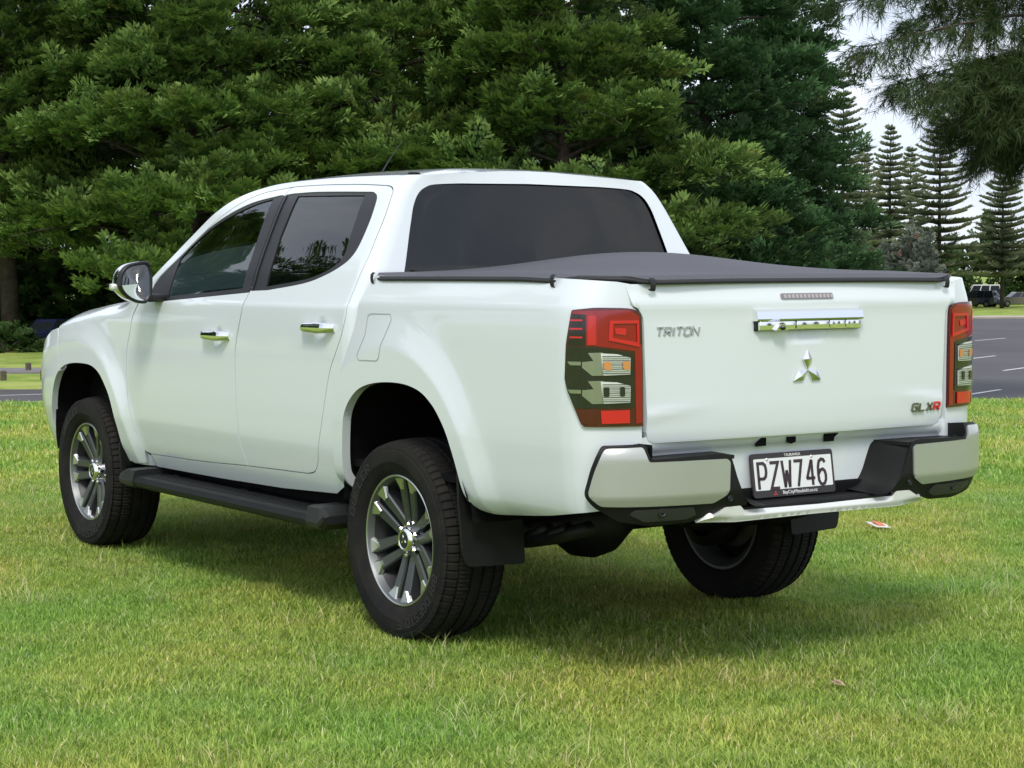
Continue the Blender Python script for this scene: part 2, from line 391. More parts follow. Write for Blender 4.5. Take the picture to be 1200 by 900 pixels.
# ---- cab side: pillars, sill and half of the back wall
WIN_R = [(.15, 1.33), (.155, 1.40), (.178, 1.55), (.188, 1.62), (.182, 1.665), (.155, 1.69), (.10, 1.703), (-.1, 1.712), (-.49, 1.716), (-.49, 1.33)]
top_line = [(2.335, 1.29), (2.21, 1.43), (2.10, 1.535), (1.97, 1.63), (1.80, 1.698), (1.60, 1.738), (1.40, 1.750), (1.0, 1.752), (.65, 1.745), (.42, 1.738)]
top_u = tou(cat(top_line, 5)[:-1])+[(.345, 1.737), (.30, 1.737), (.25, 1.738), (.20, 1.740), (.10, 1.746), (-.1, 1.757), (-.3, 1.765), (-.49, 1.768)]
outer = [(2.42, 1.22), (2.335, 1.29)]+top_u[1:]+[(-.49, 1.30), (.10, 1.28), (.22, 1.2), (.30, 1.05), (.355, .95), (.40, .8), (.43, .66), (.435, .54), (.52, .505), (1.0, .482), (1.6, .470), (2.30, .464), (2.54, .462), (2.47, .62), (2.47, .9), (2.45, 1.05)]
hole_back = cat(WIN_R[:-2], 5)
# the half window notch reaches the centre line, so it is part of the outline
io = outer.index((-.49, 1.768))
outline = outer[:io]+[(-.49, 1.768), (-.49, 1.716)]+[p for p in hole_back[::-1]][1:]+[(-.49, 1.33)]+outer[io+1:]
def cabside(u, z):
    x, y, z2 = cabmap()(u, z); return x, y-.014*sm(2.27, 2.33, x)*(1-sm(1.20, 1.26, z)), z2
cab = panel('cab_side', outline, cabside, paint, truck, holes=[aperture], res=.022, lip=.010, lip_outer=False)
cab2 = mirror(cab)
# rubber seal in the door gaps and behind the glass
def ring(name, outer_, inner_, mapf, m, par, lip=.006, res=.02, out=(0, 1, 0)): return panel(name, outer_, mapf, m, par, holes=[inner_], res=res, lip=lip, out=out)
ring('door_seal', inset(aperture, -.012), inset(aperture, .05), cabmap(-.011), m_dark, cab)
ring('door_seal', inset(aperture, -.012), inset(aperture, .05), cabmap(-.011), m_dark, cab2)
# ---- roof dome over the top line
mb = MB()
cm = cabmap()
bl = [tuple(float(q) for q in cm(u, z)) for u, z in top_u if True]
bl = [(x, y, z) for x, y, z in bl if x < 1.9]
fr = bl[0]
front = [(fr[0]+.10*(1-(y/fr[1])**2), y, fr[2]+.012*(1-(y/fr[1])**2)) for y in np.linspace(0, fr[1], 8)[:-1]]
half = front+bl
loop = half+[(x, -y, z) for x, y, z in half[::-1] if y > 1e-4]
CR = pch([.3, .5, .8, 1.2, 1.5, 1.8, 2.0], [1.772, 1.782, 1.792, 1.797, 1.79, 1.765, 1.735])
rows = []
for t in (0, .03, .07, .13, .2, .3, .42, .56, .7, .85, 1.):
    row = []
    for x, y, z in loop+[loop[0]]:
        cx = min(max(x, .75), 1.45); h = 1-(1-t)**3.0
        px, py = x+(cx-x)*t, y*(1-t); zc = float(CR(px))-.012*(py/.55)**2
        row.append((px, py, z+(zc-z)*h))
    rows.append(row)
mb.grid(rows); roof = mb.build('roof', paint, truck)
from mathutils.bvhtree import BVHTree
RB = BVHTree.FromPolygons([Vector(p) for p in mb.v], mb.f)
def roof_z(x, y): return RB.ray_cast(Vector((x, y, 3)), Vector((0, 0, -1)))[0].z
for s in (1, -1):
    g = MB(); g.tube([(x, s*.525, roof_z(x, s*.525)-.0035) for x in np.linspace(.47, 1.65, 24)], .006, 6); g.build('roof_ditch', m_trim, roof)
    g = MB(); g.tube([(x, s*.522, roof_z(x, s*.522)-.004) for x in np.linspace(.41, .475, 5)], .011, 8); g.build('ditch_cap', m_dark, roof)
# windscreen
def windscreen(u, v):   # u across -1..1, v 0 bottom .. 1 top
    top = fr[0]+.10*(1-u*u); bot = 2.46+.13*(1-u*u); yt = fr[1]; yb = .735
    return bot+(top-bot)*v, u*(yb+(yt-yb)*v), 1.215+(fr[2]+.012*(1-u*u)-1.215)*v+.02*np.sin(np.pi*v)
panel('windscreen', [(-1, 0), (1, 0), (1, 1), (-1, 1)], windscreen, m_glass_f, truck, res=.08, lip=0, out=(1, 0, 1))
# ---- doors
FC = ()
def door(name, outline_, win, glass_, gm, hi):
    d = panel(name, inset(tou(outline_), .0042), cabmap(), paint, truck, holes=[tou(win)], res=.016, lip=.010, curves=FC)
    panel('window_frame', inset(tou(win), -.004), cabmap(-.004), m_trim, d, holes=[tou(glass_)], res=.02, lip=.006)
    panel('window_glass', inset(tou(glass_), -.008), cabmap(-.009), gm, d, res=.03, lip=0)
    s_ = -1 if hi else 1; zs = np.linspace(1.288 if hi else 1.281, 1.688, 14); sx = np.interp(zs, [q[1] for q in B_SEAM[:5]][::-1], [q[0] for q in B_SEAM[:5]][::-1])
    pt_ = [(x+s_*.0022, z) for x, z in zip(sx, zs)]+[(x+s_*.022, z) for x, z in zip(sx[::-1], zs[::-1])]; panel('pillar_trim', tou(pt_), cabmap(.0012), m_trim, d, res=.03, lip=.003)
    hx, hz = HANDLES[hi]; y0 = float(PC(hz))
    h = MB(); prof = []
    for k in range(13):
        t = k/12; x = hx+.128-.256*t*1.0; e = min(t, 1-t); prof.append((x, .010+.030*min(1, e/.16)**.6, .0145+.006*math.sin(t*math.pi)+(.003 if t > .55 else 0)))
    P = []
    for x, o, hh in prof:
        P.append([(x, y0+o+.010*math.cos(a)-.012, hz+.004+hh*math.sin(a)) for a in np.linspace(0, 2*math.pi, 13)])
    h.grid(P); h.add(P[0][:-1], [list(range(12))], False); h.add(P[-1][:-1], [list(range(12))], False)
    h.build('door_handle', m_chrome, d)
    return d
bi = [i for i in range(len(D_TOP))]
W_F = cat([(2.235, 1.308), (2.17, 1.413), (2.083, 1.477), (1.955, 1.562), (1.788, 1.625), (1.611, 1.667), (1.405, 1.688), (1.338, 1.692)], 4)+[(1.325, 1.679), (1.296, 1.539), (1.268, 1.438), (1.222, 1.301), (1.222, 1.279), (2.068, 1.233), (2.19, 1.228), (2.228, 1.25)]
G_F = [(2.02, 1.253), (2.10, 1.426)]+cat([(2.068, 1.468), (1.935, 1.556), (1.765, 1.614), (1.585, 1.656), (1.42, 1.677)], 4)+[(1.393, 1.559), (1.30, 1.297)]
W_R = [(1.205, 1.286), (1.205, 1.301), (1.250, 1.438), (1.276, 1.539), (1.306, 1.679), (1.312, 1.692)]+cat([(1.241, 1.695), (1.017, 1.694), (.599, 1.679), (.535, 1.675)], 4)+cat([(.50, 1.664), (.475, 1.639), (.452, 1.567), (.446, 1.48), (.463, 1.425), (.515, 1.387), (.62, 1.349), (.769, 1.318), (1.055, 1.290)], 4)
G_R = [(1.193, 1.681), (.60, 1.664), (.563, 1.515), (.535, 1.43)]+cat([(.553, 1.400), (.629, 1.366), (.777, 1.334), (1.09, 1.304)], 4)+[(1.165, 1.508)]
df = cat(D_FRONT)[:-1]+[p for p in cat(D_BOT) if p[0] > 1.26]+[p for p in cat(B_SEAM[5:])[::-1]]+[p for p in B_SEAM[:5][::-1]]+[p for p in cat(D_TOP) if p[0] > 1.33]
dr = [p for p in cat(D_BOT) if p[0] < 1.24][:-1]+cat(D_REAR)[:-1]+[p for p in cat(D_TOP) if p[0] < 1.32]+B_SEAM[:5]+cat(B_SEAM[5:])
d1 = door('front_door', df, W_F, G_F, m_glass_f, 0); d2 = door('rear_door', dr, W_R, G_R, m_glass_r, 1)
for d in (d1, d2): mirror(d)
# ---- fenders, bumper corner, hood
F_ARCH = [(2.535, .472), (2.542, .53), (2.553, .653), (2.592, .756), (2.644, .822), (2.726, .885), (2.833, .917), (3.0, .921), (3.14, .909), (3.24, .88), (3.307, .839), (3.36, .772), (3.405, .676), (3.43, .60), (3.435, .52), (3.41, .465)]
arch_f = cat(F_ARCH, 5)
frear = cat([(2.304, 1.231), (2.372, 1.157), (2.395, 1.097), (2.43, 1.017), (2.443, .951), (2.441, .871), (2.428, .778), (2.40, .694), (2.368, .597), (2.335, .536)], 5)
i8 = [i for i, p in enumerate(arch_f) if p[0] > 3.24][0]
fend = frear+[(2.36, .475), (2.45, .468)]+arch_f[:i8]+[(3.255, .95), (3.275, 1.05), (3.31, 1.09), (3.41, 1.127)]+[(x, float(SEAM(x))) for x in (3.25, 3.15, 3.05, 2.9, 2.8, 2.7, 2.55, 2.4)]
fm = lambda u, v: (u, YF(u, v), v)
fe = panel('front_fender', inset(fend, .0015), fm, paint, truck, res=.018, lip=.012, curves=flare_curves(3.0, .38, .60, .66, 2.4, 2.99)+flare_curves(3.0, .38, 1.1, .66, 2.99, 3.26))
bk = cat([(2.33, 1.20), (2.372, 1.157), (2.395, 1.097), (2.43, 1.017), (2.443, .951), (2.441, .871), (2.428, .778), (2.40, .694), (2.368, .597), (2.345, .545)], 5); panel('fender_seal', [(x+.02, z) for x, z in bk]+[(x-.02, z) for x, z in bk[::-1]], lambda u, v: (u, YC(u, v)-.011, v), m_dark, fe, res=.03, lip=0); mirror(fe)
bump = arch_f[i8:]+[(3.5, .44), (3.75, .42), (3.9, .45), (3.945, .55), (3.945, .90), (3.88, .96), (3.6, 1.0), (3.42, 1.07), (3.32, 1.085), (3.285, 1.045), (3.262, .95)]
fb = panel('front_bumper', bump, lambda u, v: (u, YC(u, v), v), paint, truck, res=.02, lip=.03); mirror(fb)
hl = panel('headlight', [(3.33, 1.09), (3.43, 1.078), (3.6, 1.01), (3.88, .97), (3.88, 1.0), (3.6, 1.05), (3.43, 1.118)], lambda u, v: (u, YC(u, v)-.09, v), m_refl, truck, res=.03, lip=.02); mirror(hl)
mb = MB(); mb.box(3.86, 3.93, -.52, .52, .50, 1.0, bev=.03); gr = mb.build('grille', m_trim, truck)
for z in (.62, .74, .86):
    g = MB(); g.box(3.925, 3.945, -.5, .5, z-.015, z+.015, bev=.004); g.build('grille_bar', m_chrome, gr)
hood_poly = [(2.30, -.772), (2.30, .772)]+[(x, .772) for x in (2.6, 2.9, 3.2, 3.38)]+[(3.52, .70), (3.66, .55), (3.74, .3), (3.76, 0)]
hood_poly += [(x, -y) for x, y in hood_poly[2:][::-1] if y > 0]
hood = panel('hood', hood_poly, lambda x, y: (x, y, SEAM(x)+.002+.062*(1-np.abs(y/.772)**2.6)*(1-.4*sm(3.2, 3.75, x))), paint, truck, res=.04, lip=.03, out=(0, 0, 1))
mb = MB(); mb.box(2.28, 2.62, -.74, .74, 1.16, 1.205, bev=.01); mb.build('cowl', m_plastic, truck)
# ---- bed side
cp = np.array([(-1.0, .897), (-1.05, .8965), (-1.10, .890), (-1.14, .874), (-1.165, .852), (-1.183, .82), (-1.195, .78), (-1.205, .73), (-1.212, .68), (-1.217, .60)])
S_ = np.concatenate([[0], np.cumsum(np.hypot(*np.diff(cp, axis=0).T))])
BX, BY = pch(S_, cp[:, 0]), pch(S_, cp[:, 1])
SS = np.linspace(0, S_[-1], 800)
Uy = lambda y: -1-float(np.interp(-y, -BY(SS), SS)); Ux = lambda x: -1-float(np.interp(-x, -BX(SS), SS))
def bedmap(off=0.):
    def f(u, z):
        u = np.asarray(u, float); z = np.asarray(z, float); s = np.maximum(-1-u, 0); e = 1e-3
        tx, ty = BX(s+e)-BX(s-e), BY(s+e)-BY(s-e); l = np.hypot(tx, ty)+1e-9; k = PB(z)/PB(1.0)
        o = off(u, z) if callable(off) else off
        return np.where(u >= -1, u, BX(s)+o*ty/l), np.where(u >= -1, YB(u, z)+o, BY(s)*k-o*tx/l), z
    return f
b_front = [(.172, 1.350), (.207, 1.302), (.229, 1.255), (.238, 1.227), (.245, 1.195), (.264, 1.147), (.296, 1.083), (.330, 1.007), (.349, .964), (.379, .886), (.402, .8), (.418, .721), (.432, .621), (.436, .54)]
b_arch = [(.385, .53), (.378, .56), (.366, .62), (.354, .682), (.336, .765), (.312, .837), (.264, .891), (.194, .933), (.09, .957), (-.033, .966), (-.145, .962), (-.24, .942), (-.307, .907), (-.352, .87), (-.399, .814), (-.429, .752), (-.455, .685), (-.474, .61), (-.488, .575), (-.515, .550), (-.56, .540), (-.65, .541), (-.916, .568), (-1.1, .595)]
bo = cat(b_front, 4)+cat(b_arch, 4)+[(Uy(.686), .63), (Uy(.686), 1.19), (Uy(.692), 1.222), (Uy(.71), 1.244), (Uy(.732), 1.258), (Uy(.745), 1.30), (Uy(.750), 1.322), (Uy(.80), 1.330), (Ux(-1.1), 1.338), (-.9, 1.345), (-.3, 1.349)]
bed = panel('bed_side', bo, bedmap(), paint, truck, res=.016, lip=.035, curves=flare_curves(0, .40, .60, .70, -.99, 0)+flare_curves(0, .40, .64, .70, 0, .5))
fuel = rnd([(.158, 1.206), (.162, 1.195), (.166, 1.133), (.211, 1.055), (.195, 1.036), (.062, 1.038), (.045, 1.05), (.033, 1.096), (-.019, 1.19), (-.008, 1.213), (.13, 1.212)], .006, 2)
ring('fuel_seam', fuel, inset(fuel, .0035), bedmap(.0012), mat('seam_shadow', (.36, .38, .39), .6), bed, lip=.0008, res=.02)
bed2 = panel('bed_side', bo, bedmap(), paint, truck, res=.03, lip=.035); bed2.scale = (1, -1, 1)
# ---- tail lights (outline in the lamp's own chart)
gx = np.interp; TBX = [80, 120, 215, 250, 300, 375, 480, 530, 590]; TBU = [Ux(-1.092), Ux(-1.112), Ux(-1.15), Uy(.868), Uy(.838), Uy(.793), Uy(.733), Uy(.708), Uy(.687)]
def LP(pts): return [(float(np.interp(a, TBX, TBU)), 1.247-(b-112)*(.375/783)) for a, b in pts]
lamp_o = rnd([(128, 122), (300, 106), (490, 112), (572, 150), (583, 300), (590, 500), (592, 893), (240, 888), (203, 878), (100, 650), (80, 572), (90, 350)], [12, 20, 60, 50, 40, 40, 4, 10, 14, 30, 20, 20], 4)
def lamp(parent):
    off = .010
    a = panel('tail_light', LP(lamp_o), bedmap(off), m_redd, parent, res=.014, lip=.03)
    q = lambda name, pts, m, o, r=4, lp=.003: panel(name, LP(rnd(pts, r, 3)), bedmap(off+o), m, a, res=.012, lip=lp)
    q('red_lens', [(140, 128), (470, 122), (548, 165), (556, 350), (578, 352), (580, 870), (520, 875), (515, 395), (300, 358), (112, 350)], m_red, .002)
    q('black_cell', [(140, 145), (262, 152), (262, 352), (108, 352)], m_blackl, .004)
    for y in (188, 244, 300): q('marker_bar', [(128, y-5), (236, y-5), (236, y+6), (126, y+6)], m_redb, .007, 2)
    q('side_glow', [(268, 160), (298, 160), (300, 350), (268, 350)], mat('mid_red_lens', (.50, .008, .012), .15, coat=.8), .004)
    b1 = LP([(360, 192), (538, 192), (548, 368), (356, 322)])
    panel('light_guide', b1, bedmap(off+.006), m_redb, a, holes=[LP([(378, 212), (522, 212), (528, 338), (376, 306)])], res=.01, lip=.003)
    q('light_guide', [(390, 240), (455, 245), (450, 290), (392, 278)], m_redb, .005)
    q('smoked_lens', [(96, 362), (300, 366), (506, 408), (508, 764), (158, 764), (106, 655), (84, 575)], m_smoke, .003)
    for y in (400, 585):
        q('reflector_bracket', [(270, y+2), (330, y), (330, y+150), (285, y+152), (245, y+95), (240, y+62), (290, y+55)], m_dchr, .006)
        q('reflector_bracket', [(110, y+60), (205, y+60), (205, y+84), (130, y+84)], m_dchr, .006)
        q('reflector', [(318, y+5), (400, y+12), (478, y+38), (476, y+148), (330, y+150)], m_refl, .008)
        for k in range(9):
            yy = y+22+k*14; q('reflector_rib', [(325, yy), (474, yy+3), (474, yy+7), (325, yy+4)], m_dchr if k % 2 else m_smoke, .011, 0, .002)
    for x0, x1 in ((330, 365), (430, 472)): q('amber_bulb', [(x0, 460), (x1, 462), (x1, 520), (x0, 508)], m_amber, .0125, 10)
    for x0 in (330, 415): q('bulb_socket', [(x0, 628), (x0+26, 628), (x0+26, 690), (x0, 690)], m_smoke, .0125, 8)
    q('fog_lens', [(170, 785), (300, 785), (300, 868), (215, 868)], m_redd, .003)
    q('fog_lens', [(318, 782), (475, 782), (475, 868), (322, 868)], m_redb, .005)
    return a
la = lamp(truck); mirror(la)
# ---- tailgate
TZ = pch([.80, .82, .86, .93, 1.20, 1.238, 1.252, 1.30, 1.335, 1.35], [.016, .009, .003, 0, 0, -.002, -.006, .006, .014, .022])
def tg(off=0.):
    def f(y, z):
        y = np.asarray(y, float); z = np.asarray(z, float)
        c = .010*np.exp(-((np.abs(y)-.62)/.16)**2)*np.exp(-((z-(.905-.12*(np.abs(y)-.62)))/.022)**2)*.35
        rec = .010*np.exp(-((y/.075)**4+((z-1.165)/.03)**4))
        return -1.229+.017*(y/.68)**2+TZ(z)-c+rec-off, y, z
    return f
tgl = [(.664, .814), (.667, .95), (.674, 1.10), (.677, 1.19), (.683, 1.220), (.700, 1.243), (.722, 1.257), (.735, 1.30), (.739, 1.322)]
tgo = rnd([(.664, .814)], 0)+cat(tgl[1:], 4)+[(-y, z) for y, z in cat(tgl[1:], 4)[::-1]]+[(-.664, .85), (-.655, .824), (-.63, .814)]+[(.63, .814), (.655, .824), (.664, .85)]
tgo = clean(tgo[1:])
tail = panel('tailgate', tgo, tg(), paint, truck, res=.018, lip=.03, out=(-1, 0, 0))
bl3 = rnd([(.118, 1.268), (.118, 1.288), (-.118, 1.288), (-.118, 1.268)], .008)
b3 = panel('brake_light', bl3, tg(.003), mat('brake_lens', (.22, .19, .21), .2, coat=.6), tail, res=.02, lip=.004, out=(-1, 0, 0))
for k in range(13):
    y = .105-k*.0175; panel('brake_light_cell', [(y, 1.272), (y, 1.284), (y-.011, 1.284), (y-.011, 1.272)], tg(.0045), mat('brake_cell', (.40, .37, .39), .2), tail, res=.03, lip=.002, out=(-1, 0, 0))
# handle: bezel, lower faces, camera
def TB(mb, y0, y1, z0, z1, o0, o1, bev=.004): mb.box(-1.233-o1, -1.233-o0, y0, y1, z0, z1, bev=bev)
mb = MB(); mb.prism([(-1.222, 1.238), (-1.232, 1.237), (-1.250, 1.228), (-1.256, 1.204), (-1.252, 1.198), (-1.222, 1.197)], -.238, .238, Matrix(((1, 0, 0, 0), (0, 0, 1, 0), (0, 1, 0, 0), (0, 0, 0, 1)))); mb.build('tailgate_handle', m_chrome, tail)
for y0, y1, m in ((.068, .225, m_chrome), (-.085, .062, m_chrome), (-.158, -.089, m_chrome), (-.230, -.162, m_chrome)):
    mb = MB(); TB(mb, y0, y1, 1.166, 1.197, -.01, .018, .004); mb.build('handle_face', m, tail)
mb = MB(); TB(mb, -.232, .232, 1.164, 1.199, -.014, .004, .002); mb.build('handle_backing', m_trim, tail)
mb = MB(); mb.prism([(.165, .0), (.150, .020), (.128, .020), (.113, 0.)], 0, .012, Matrix(((0, 0, -1, -1.251), (1, 0, 0, 0), (0, 1, 0, 1.166), (0, 0, 0, 1)))); cmr = mb.build('camera_housing', m_chrome, tail)
mb = MB(); mb.lathe([(0, .012), (.007, .012), (.009, 0)], 16, Matrix(((0, -1, 0, -1.262), (1, 0, 0, .139), (0, 0, 1, 1.175), (0, 0, 0, 1)))); mb.build('camera_lens', m_blackl, tail)
# three-diamond emblem
mb = MB()
RM = Matrix(((0, 0, -1, -1.231), (-1, 0, 0, 0), (0, 1, 0, 1.030), (0, 0, 0, 1)))   # local x to the right seen from behind, y up, z out
def diamonds(mb, s, M, lift):
    for a in (90, 210, 330):
        c, n = math.cos(R(a)), math.sin(R(a)); f = lambda t, w_, h: (c*t-n*w_, n*t+c*w_, h)
        l = math.sqrt(3)*s; g = .04*s
        mb.add([f(g, 0, 0), f(l/2, -s/2, 0), f(l, 0, 0), f(l/2, s/2, 0), f(g, 0, lift*.35), f(l/2, -s/2*.98, lift*.35), f(l*.99, 0, lift*.35), f(l/2, s/2*.98, lift*.35), f(l/2*1.05, 0, lift)],
               [(0, 1, 5, 4), (1, 2, 6, 5), (2, 3, 7, 6), (3, 0, 4, 7), (4, 5, 8), (5, 6, 8), (6, 7, 8), (7, 4, 8)], False, M)
diamonds(mb, .041, RM, .013); mb.build('emblem', m_chrome, tail)
def badge(text, y_left, z0, wd, ht, gap, stroke, mats, shear):
    x = 0; M = Matrix(((0, 0, -1, -1.2285), (-1, 0, 0, y_left), (0, 1, 0, z0), (0, 0, 0, 1)))
    for i, ch in enumerate(text):
        w_ = wd*(.25 if ch == 'I' else 1); mb = MB(); o = 0.
        yy = y_left-x; M2 = M.copy(); M2[0][3] = -1.2265+.017*(yy/.68)**2
        glyph(mb, ch, x, 0, wd, ht, stroke, .007, M2, shear); mb.build('letter', mats[i] if isinstance(mats, list) else mats, tail); x += w_*.8+gap
badge('TRITON', .632, 1.158, .031, .025, .0075, .0062, m_badge, .22)
badge('GLXR', -.508, .868, .033, .026, .011, .0062, [m_gold, m_gold, m_gold, m_redp], .18)
# ---- white panel below the tailgate, with lamp recesses
rv = rnd([(.684, .62), (.684, .834), (-.684, .834), (-.684, .62)], .005)
val = panel('rear_panel', rv, lambda y, z: (-1.172-.02*sm(.77, .80, z)-.012*sm(.5, .68, np.abs(y)), y, z), paint, truck, res=.03, lip=.02, out=(-1, 0, 0))
for nm, poly in (('lamp_recess', [(.190, .779), (.190, .789), (.165, .806), (.145, .806), (.145, .779)]), ('lamp_recess', [(-.118, .779), (-.118, .806), (-.185, .806), (-.165, .792), (-.162, .779)]), ('lock_recess', [(.052, .786), (.052, .804), (.012, .804), (.012, .786), (.032, .780)])):
    panel(nm, poly, lambda y, z: (-1.1925, y, z), m_dark, val, res=.03, lip=.004, out=(-1, 0, 0))
# ---- rear bumper
bp_ = np.array([(-1.322, .20), (-1.322, .30), (-1.319, .413), (-1.312, .5), (-1.304, .6), (-1.288, .7), (-1.262, .78), (-1.225, .838), (-1.18, .872), (-1.13, .885), (-1.05, .887)])
SB = np.concatenate([[0], np.cumsum(np.hypot(*np.diff(bp_, axis=0).T))]); PX, PY = pch(SB, bp_[:, 0]), pch(SB, bp_[:, 1])
TUCK = pch([.52, .55, .60, .648, .66, .77, .80, .82], [.075, .045, .020, .003, 0, 0, .006, .018])
def bmap(off=0.):
    def f(s, z):
        s = np.asarray(s, float); z = np.asarray(z, float); e = 2e-3; tx, ty = PX(s+e)-PX(s-e), PY(s+e)-PY(s-e); l = np.hypot(tx, ty)+1e-9; o = off-TUCK(z)
        return PX(s)-o*ty/l, PY(s)+o*tx/l, z
    return f
base = rnd([(.672, .818), (.526, .821), (.508, .772), (.246, .780), (.207, .772), (.194, .74), (.180, .70), (.162, .66), (.138, .622), (.12, .604), (.22, .600), (.289, .576), (.342, .560), (.484, .556), (.61, .575), (.695, .620), (.722, .646), (.728, .668), (.704, .742)], .012, 3)
bum = panel('rear_bumper', base, bmap(), m_plastic, truck, res=.02, lip=.05, out=(-1, .5, 0))
pad = rnd([(.66, .808), (.534, .812), (.517, .764), (.226, .762), (.212, .752), (.215, .661), (.223, .645), (.272, .620), (.672, .626), (.703, .652), (.709, .668), (.688, .739)], [.016, .008, .01, .004, .008, .008, .008, .01, .012, .012, .012, .02], 4)
panel('bumper_pad', pad, bmap(.006), m_silver, bum, res=.016, lip=.012, out=(-1, .5, 0))
def sensor(s, z, r, par):
    x, y, _ = bmap(.002)(s, z); x1, y1, _ = bmap(.012)(s, z); n = Vector((float(x1-x), float(y1-y), 0)).normalized()
    M = Matrix.Translation((float(x), float(y), z)) @ n.to_track_quat('Y', 'Z').to_matrix().to_4x4()
    g = MB(); g.lathe([(r, -.004), (r, .003), (r*.75, .004), (r*.7, .001), (r*.5, .001), (r*.42, .003), (0, .003)], 20, M); g.build('parking_sensor', m_trim, par)
sensor(.46, .602, .016, bum); sensor(.205, .632, .010, bum)
vl = rnd([(.345, .612), (.325, .585), (.36, .572), (.52, .572), (.575, .598), (.56, .612)], .006, 2)
panel('lower_facet', vl, bmap(.004), mat('grey_plastic', (.035, .036, .038), .4), bum, res=.02, lip=.006, out=(-1, .5, 0))
# top of the step: inner ledge and outer corner
def zed(poly, z, nm, par, m=m_plastic, lip=.012): return panel(nm, poly, lambda x, y: (x, y, np.full_like(x, z)), m, par, res=.04, lip=lip, out=(0, 0, 1))
edge = lambda s0, s1, o=0., z=.7: [tuple(float(q) for q in bmap(o)(s, z)[:2]) for s in np.linspace(s0, s1, 10)]
zed(edge(.19, .515, -.004)+[(-1.15, .71), (-1.15, .36)], .772, 'step_ledge', bum)
zed(edge(.515, .655, -.012)+[(-1.19, .80), (-1.185, .70)], .813, 'corner_top', bum)
g = MB(); P = []
for t in np.linspace(0, 1, 8): P.append([(-1.20+.03*0-(.085 if k else 0)*1., .70-.0*t, .772+.046*t) for k in (0, 1)])
g.grid(P); g.build('corner_riser', m_plastic, bum)
# wall of the recess: from the pad's inner edge down to the tread
wa = [(.405, .771), (.392, .74), (.378, .70), (.360, .66), (.335, .622), (.298, .600), (.25, .599)]
wb = [(.359, .765), (.345, .74), (.332, .71), (.315, .67), (.292, .638), (.262, .622), (.22, .612)]
P = []
A, Bc = cat(wa, 4), cat(wb, 4)
for t in (0, .04, .3, .6, 1): P.append([(-1.312+.142*t, a[0]+(b[0]-a[0])*t, a[1]+(b[1]-a[1])*t) for a, b in zip(A, Bc)])
g = MB(); g.grid(P); g.build('recess_wall', m_plastic, bum)
mirror(bum)
# centre step
mb = MB(); mb.box(-1.284, -1.155, -.36, .36, .572, .598, bev=.005); stp = mb.build('step', m_plastic, truck)
mb = MB(); mb.box(-1.166, -1.14, -.33, .33, .585, .640, bev=.008); mb.build('step_riser', m_plastic, stp)
for k in range(9):
    mb = MB(); x = -1.275+k*.0125; mb.box(x, x+.005, -.26, .26, .597, .6005); mb.build('tread_rib', m_trim, stp)
sp = []
half_o = [(0, .583), (.30, .586), (.335, .588), (.352, .604), (.415, .603), (.455, .580), (.512, .556), (.36, .551), (.0, .553)]
so = half_o+[(-y, z) for y, z in half_o[::-1] if y > 0][:]
so = rnd(so, .004, 2)
panel('step_strip', so, lambda y, z: (-1.303+.008*sm(.568, .553, z)+.028*sm(.578, .556, z)*sm(.36, .5, np.abs(y))+.020*sm(.566, .590, z)*(1-sm(.30, .345, np.abs(y))), y, z), mat('silver_strip', (.70, .71, .70), .35, .15, coat=.4), stp, res=.010, lip=.03, out=(-1, 0, 0))
# ---- number plate
pt, pb = np.array((-1.186, 0, .745)), np.array((-1.205, 0, .615)); up = (pt-pb)/np.linalg.norm(pt-pb); rt = np.array((0, -1, 0)); no = np.cross(rt, up)
pc = (pt+pb)/2+np.array((0, .028, 0)); hgt = np.linalg.norm(pt-pb)
PM = Matrix(((rt[0], up[0], no[0], pc[0]), (rt[1], up[1], no[1], pc[1]), (rt[2], up[2], no[2], pc[2]), (0, 0, 0, 1)))
def flat(nm, poly, M, m, par, h0, h1):
    g = MB(); g.prism(poly, h0, h1, M); return g.build(nm, m, par)
W2, H2 = .184, hgt/2+.008
pl = flat('number_plate', rnd([(-W2, -H2), (W2, -H2), (W2, H2), (-W2, H2)], .012), PM, m_pframe, truck, -.004, .004)
flat('plate_face', rnd([(-W2+.010, -H2+.024), (W2-.010, -H2+.024), (W2-.010, H2-.018), (-W2+.010, H2-.018)], .005), PM, m_plate, pl, .001, .0052)
for k, ch in enumerate('PZW746'):
    g = MB(); x = -.158+k*.0535; glyph(g, ch, x, -.047, .046 if ch != 'W' else .045, 0.086, .0102, .0018, PM @ Matrix.Translation((0, .002, .0052))); g.build('plate_character', m_char, pl)
def text(body, size, x, y, z, M, m, par):
    c = bpy.data.curves.new('lettering', 'FONT'); c.body = body; c.size = size; c.extrude = .0004; c.align_x = 'CENTER'; c.resolution_u = 3
    tmp = bpy.data.objects.new('lettering', c); COL.objects.link(tmp); bpy.context.view_layer.update(); me = bpy.data.meshes.new_from_object(tmp); bpy.data.objects.remove(tmp)
    o = link('lettering', me, m, par); o.matrix_local = M @ Matrix.Translation((x, y, z)); return o
text('TAURANGA', .0135, 0, H2-.0145, .0046, PM, m_white, pl)
text('BayCityMitsubishi.co.nz', .0165, .022, -H2+.0075, .0046, PM, m_white, pl)
g = MB(); diamonds(g, .0058, PM @ Matrix.Translation((-.088, -H2+.0105, .0044)), .0006); g.build('plate_logo', m_redp, pl)
for x in (-.115, .085):
    g = MB(); g.lathe([(.0055, 0), (.005, .002), (0, .0024)], 12, PM @ Matrix.Translation((x, H2-.021, .0052)) @ Matrix.Rotation(R(90), 4, 'X')); g.build('plate_screw', m_refl, pl)
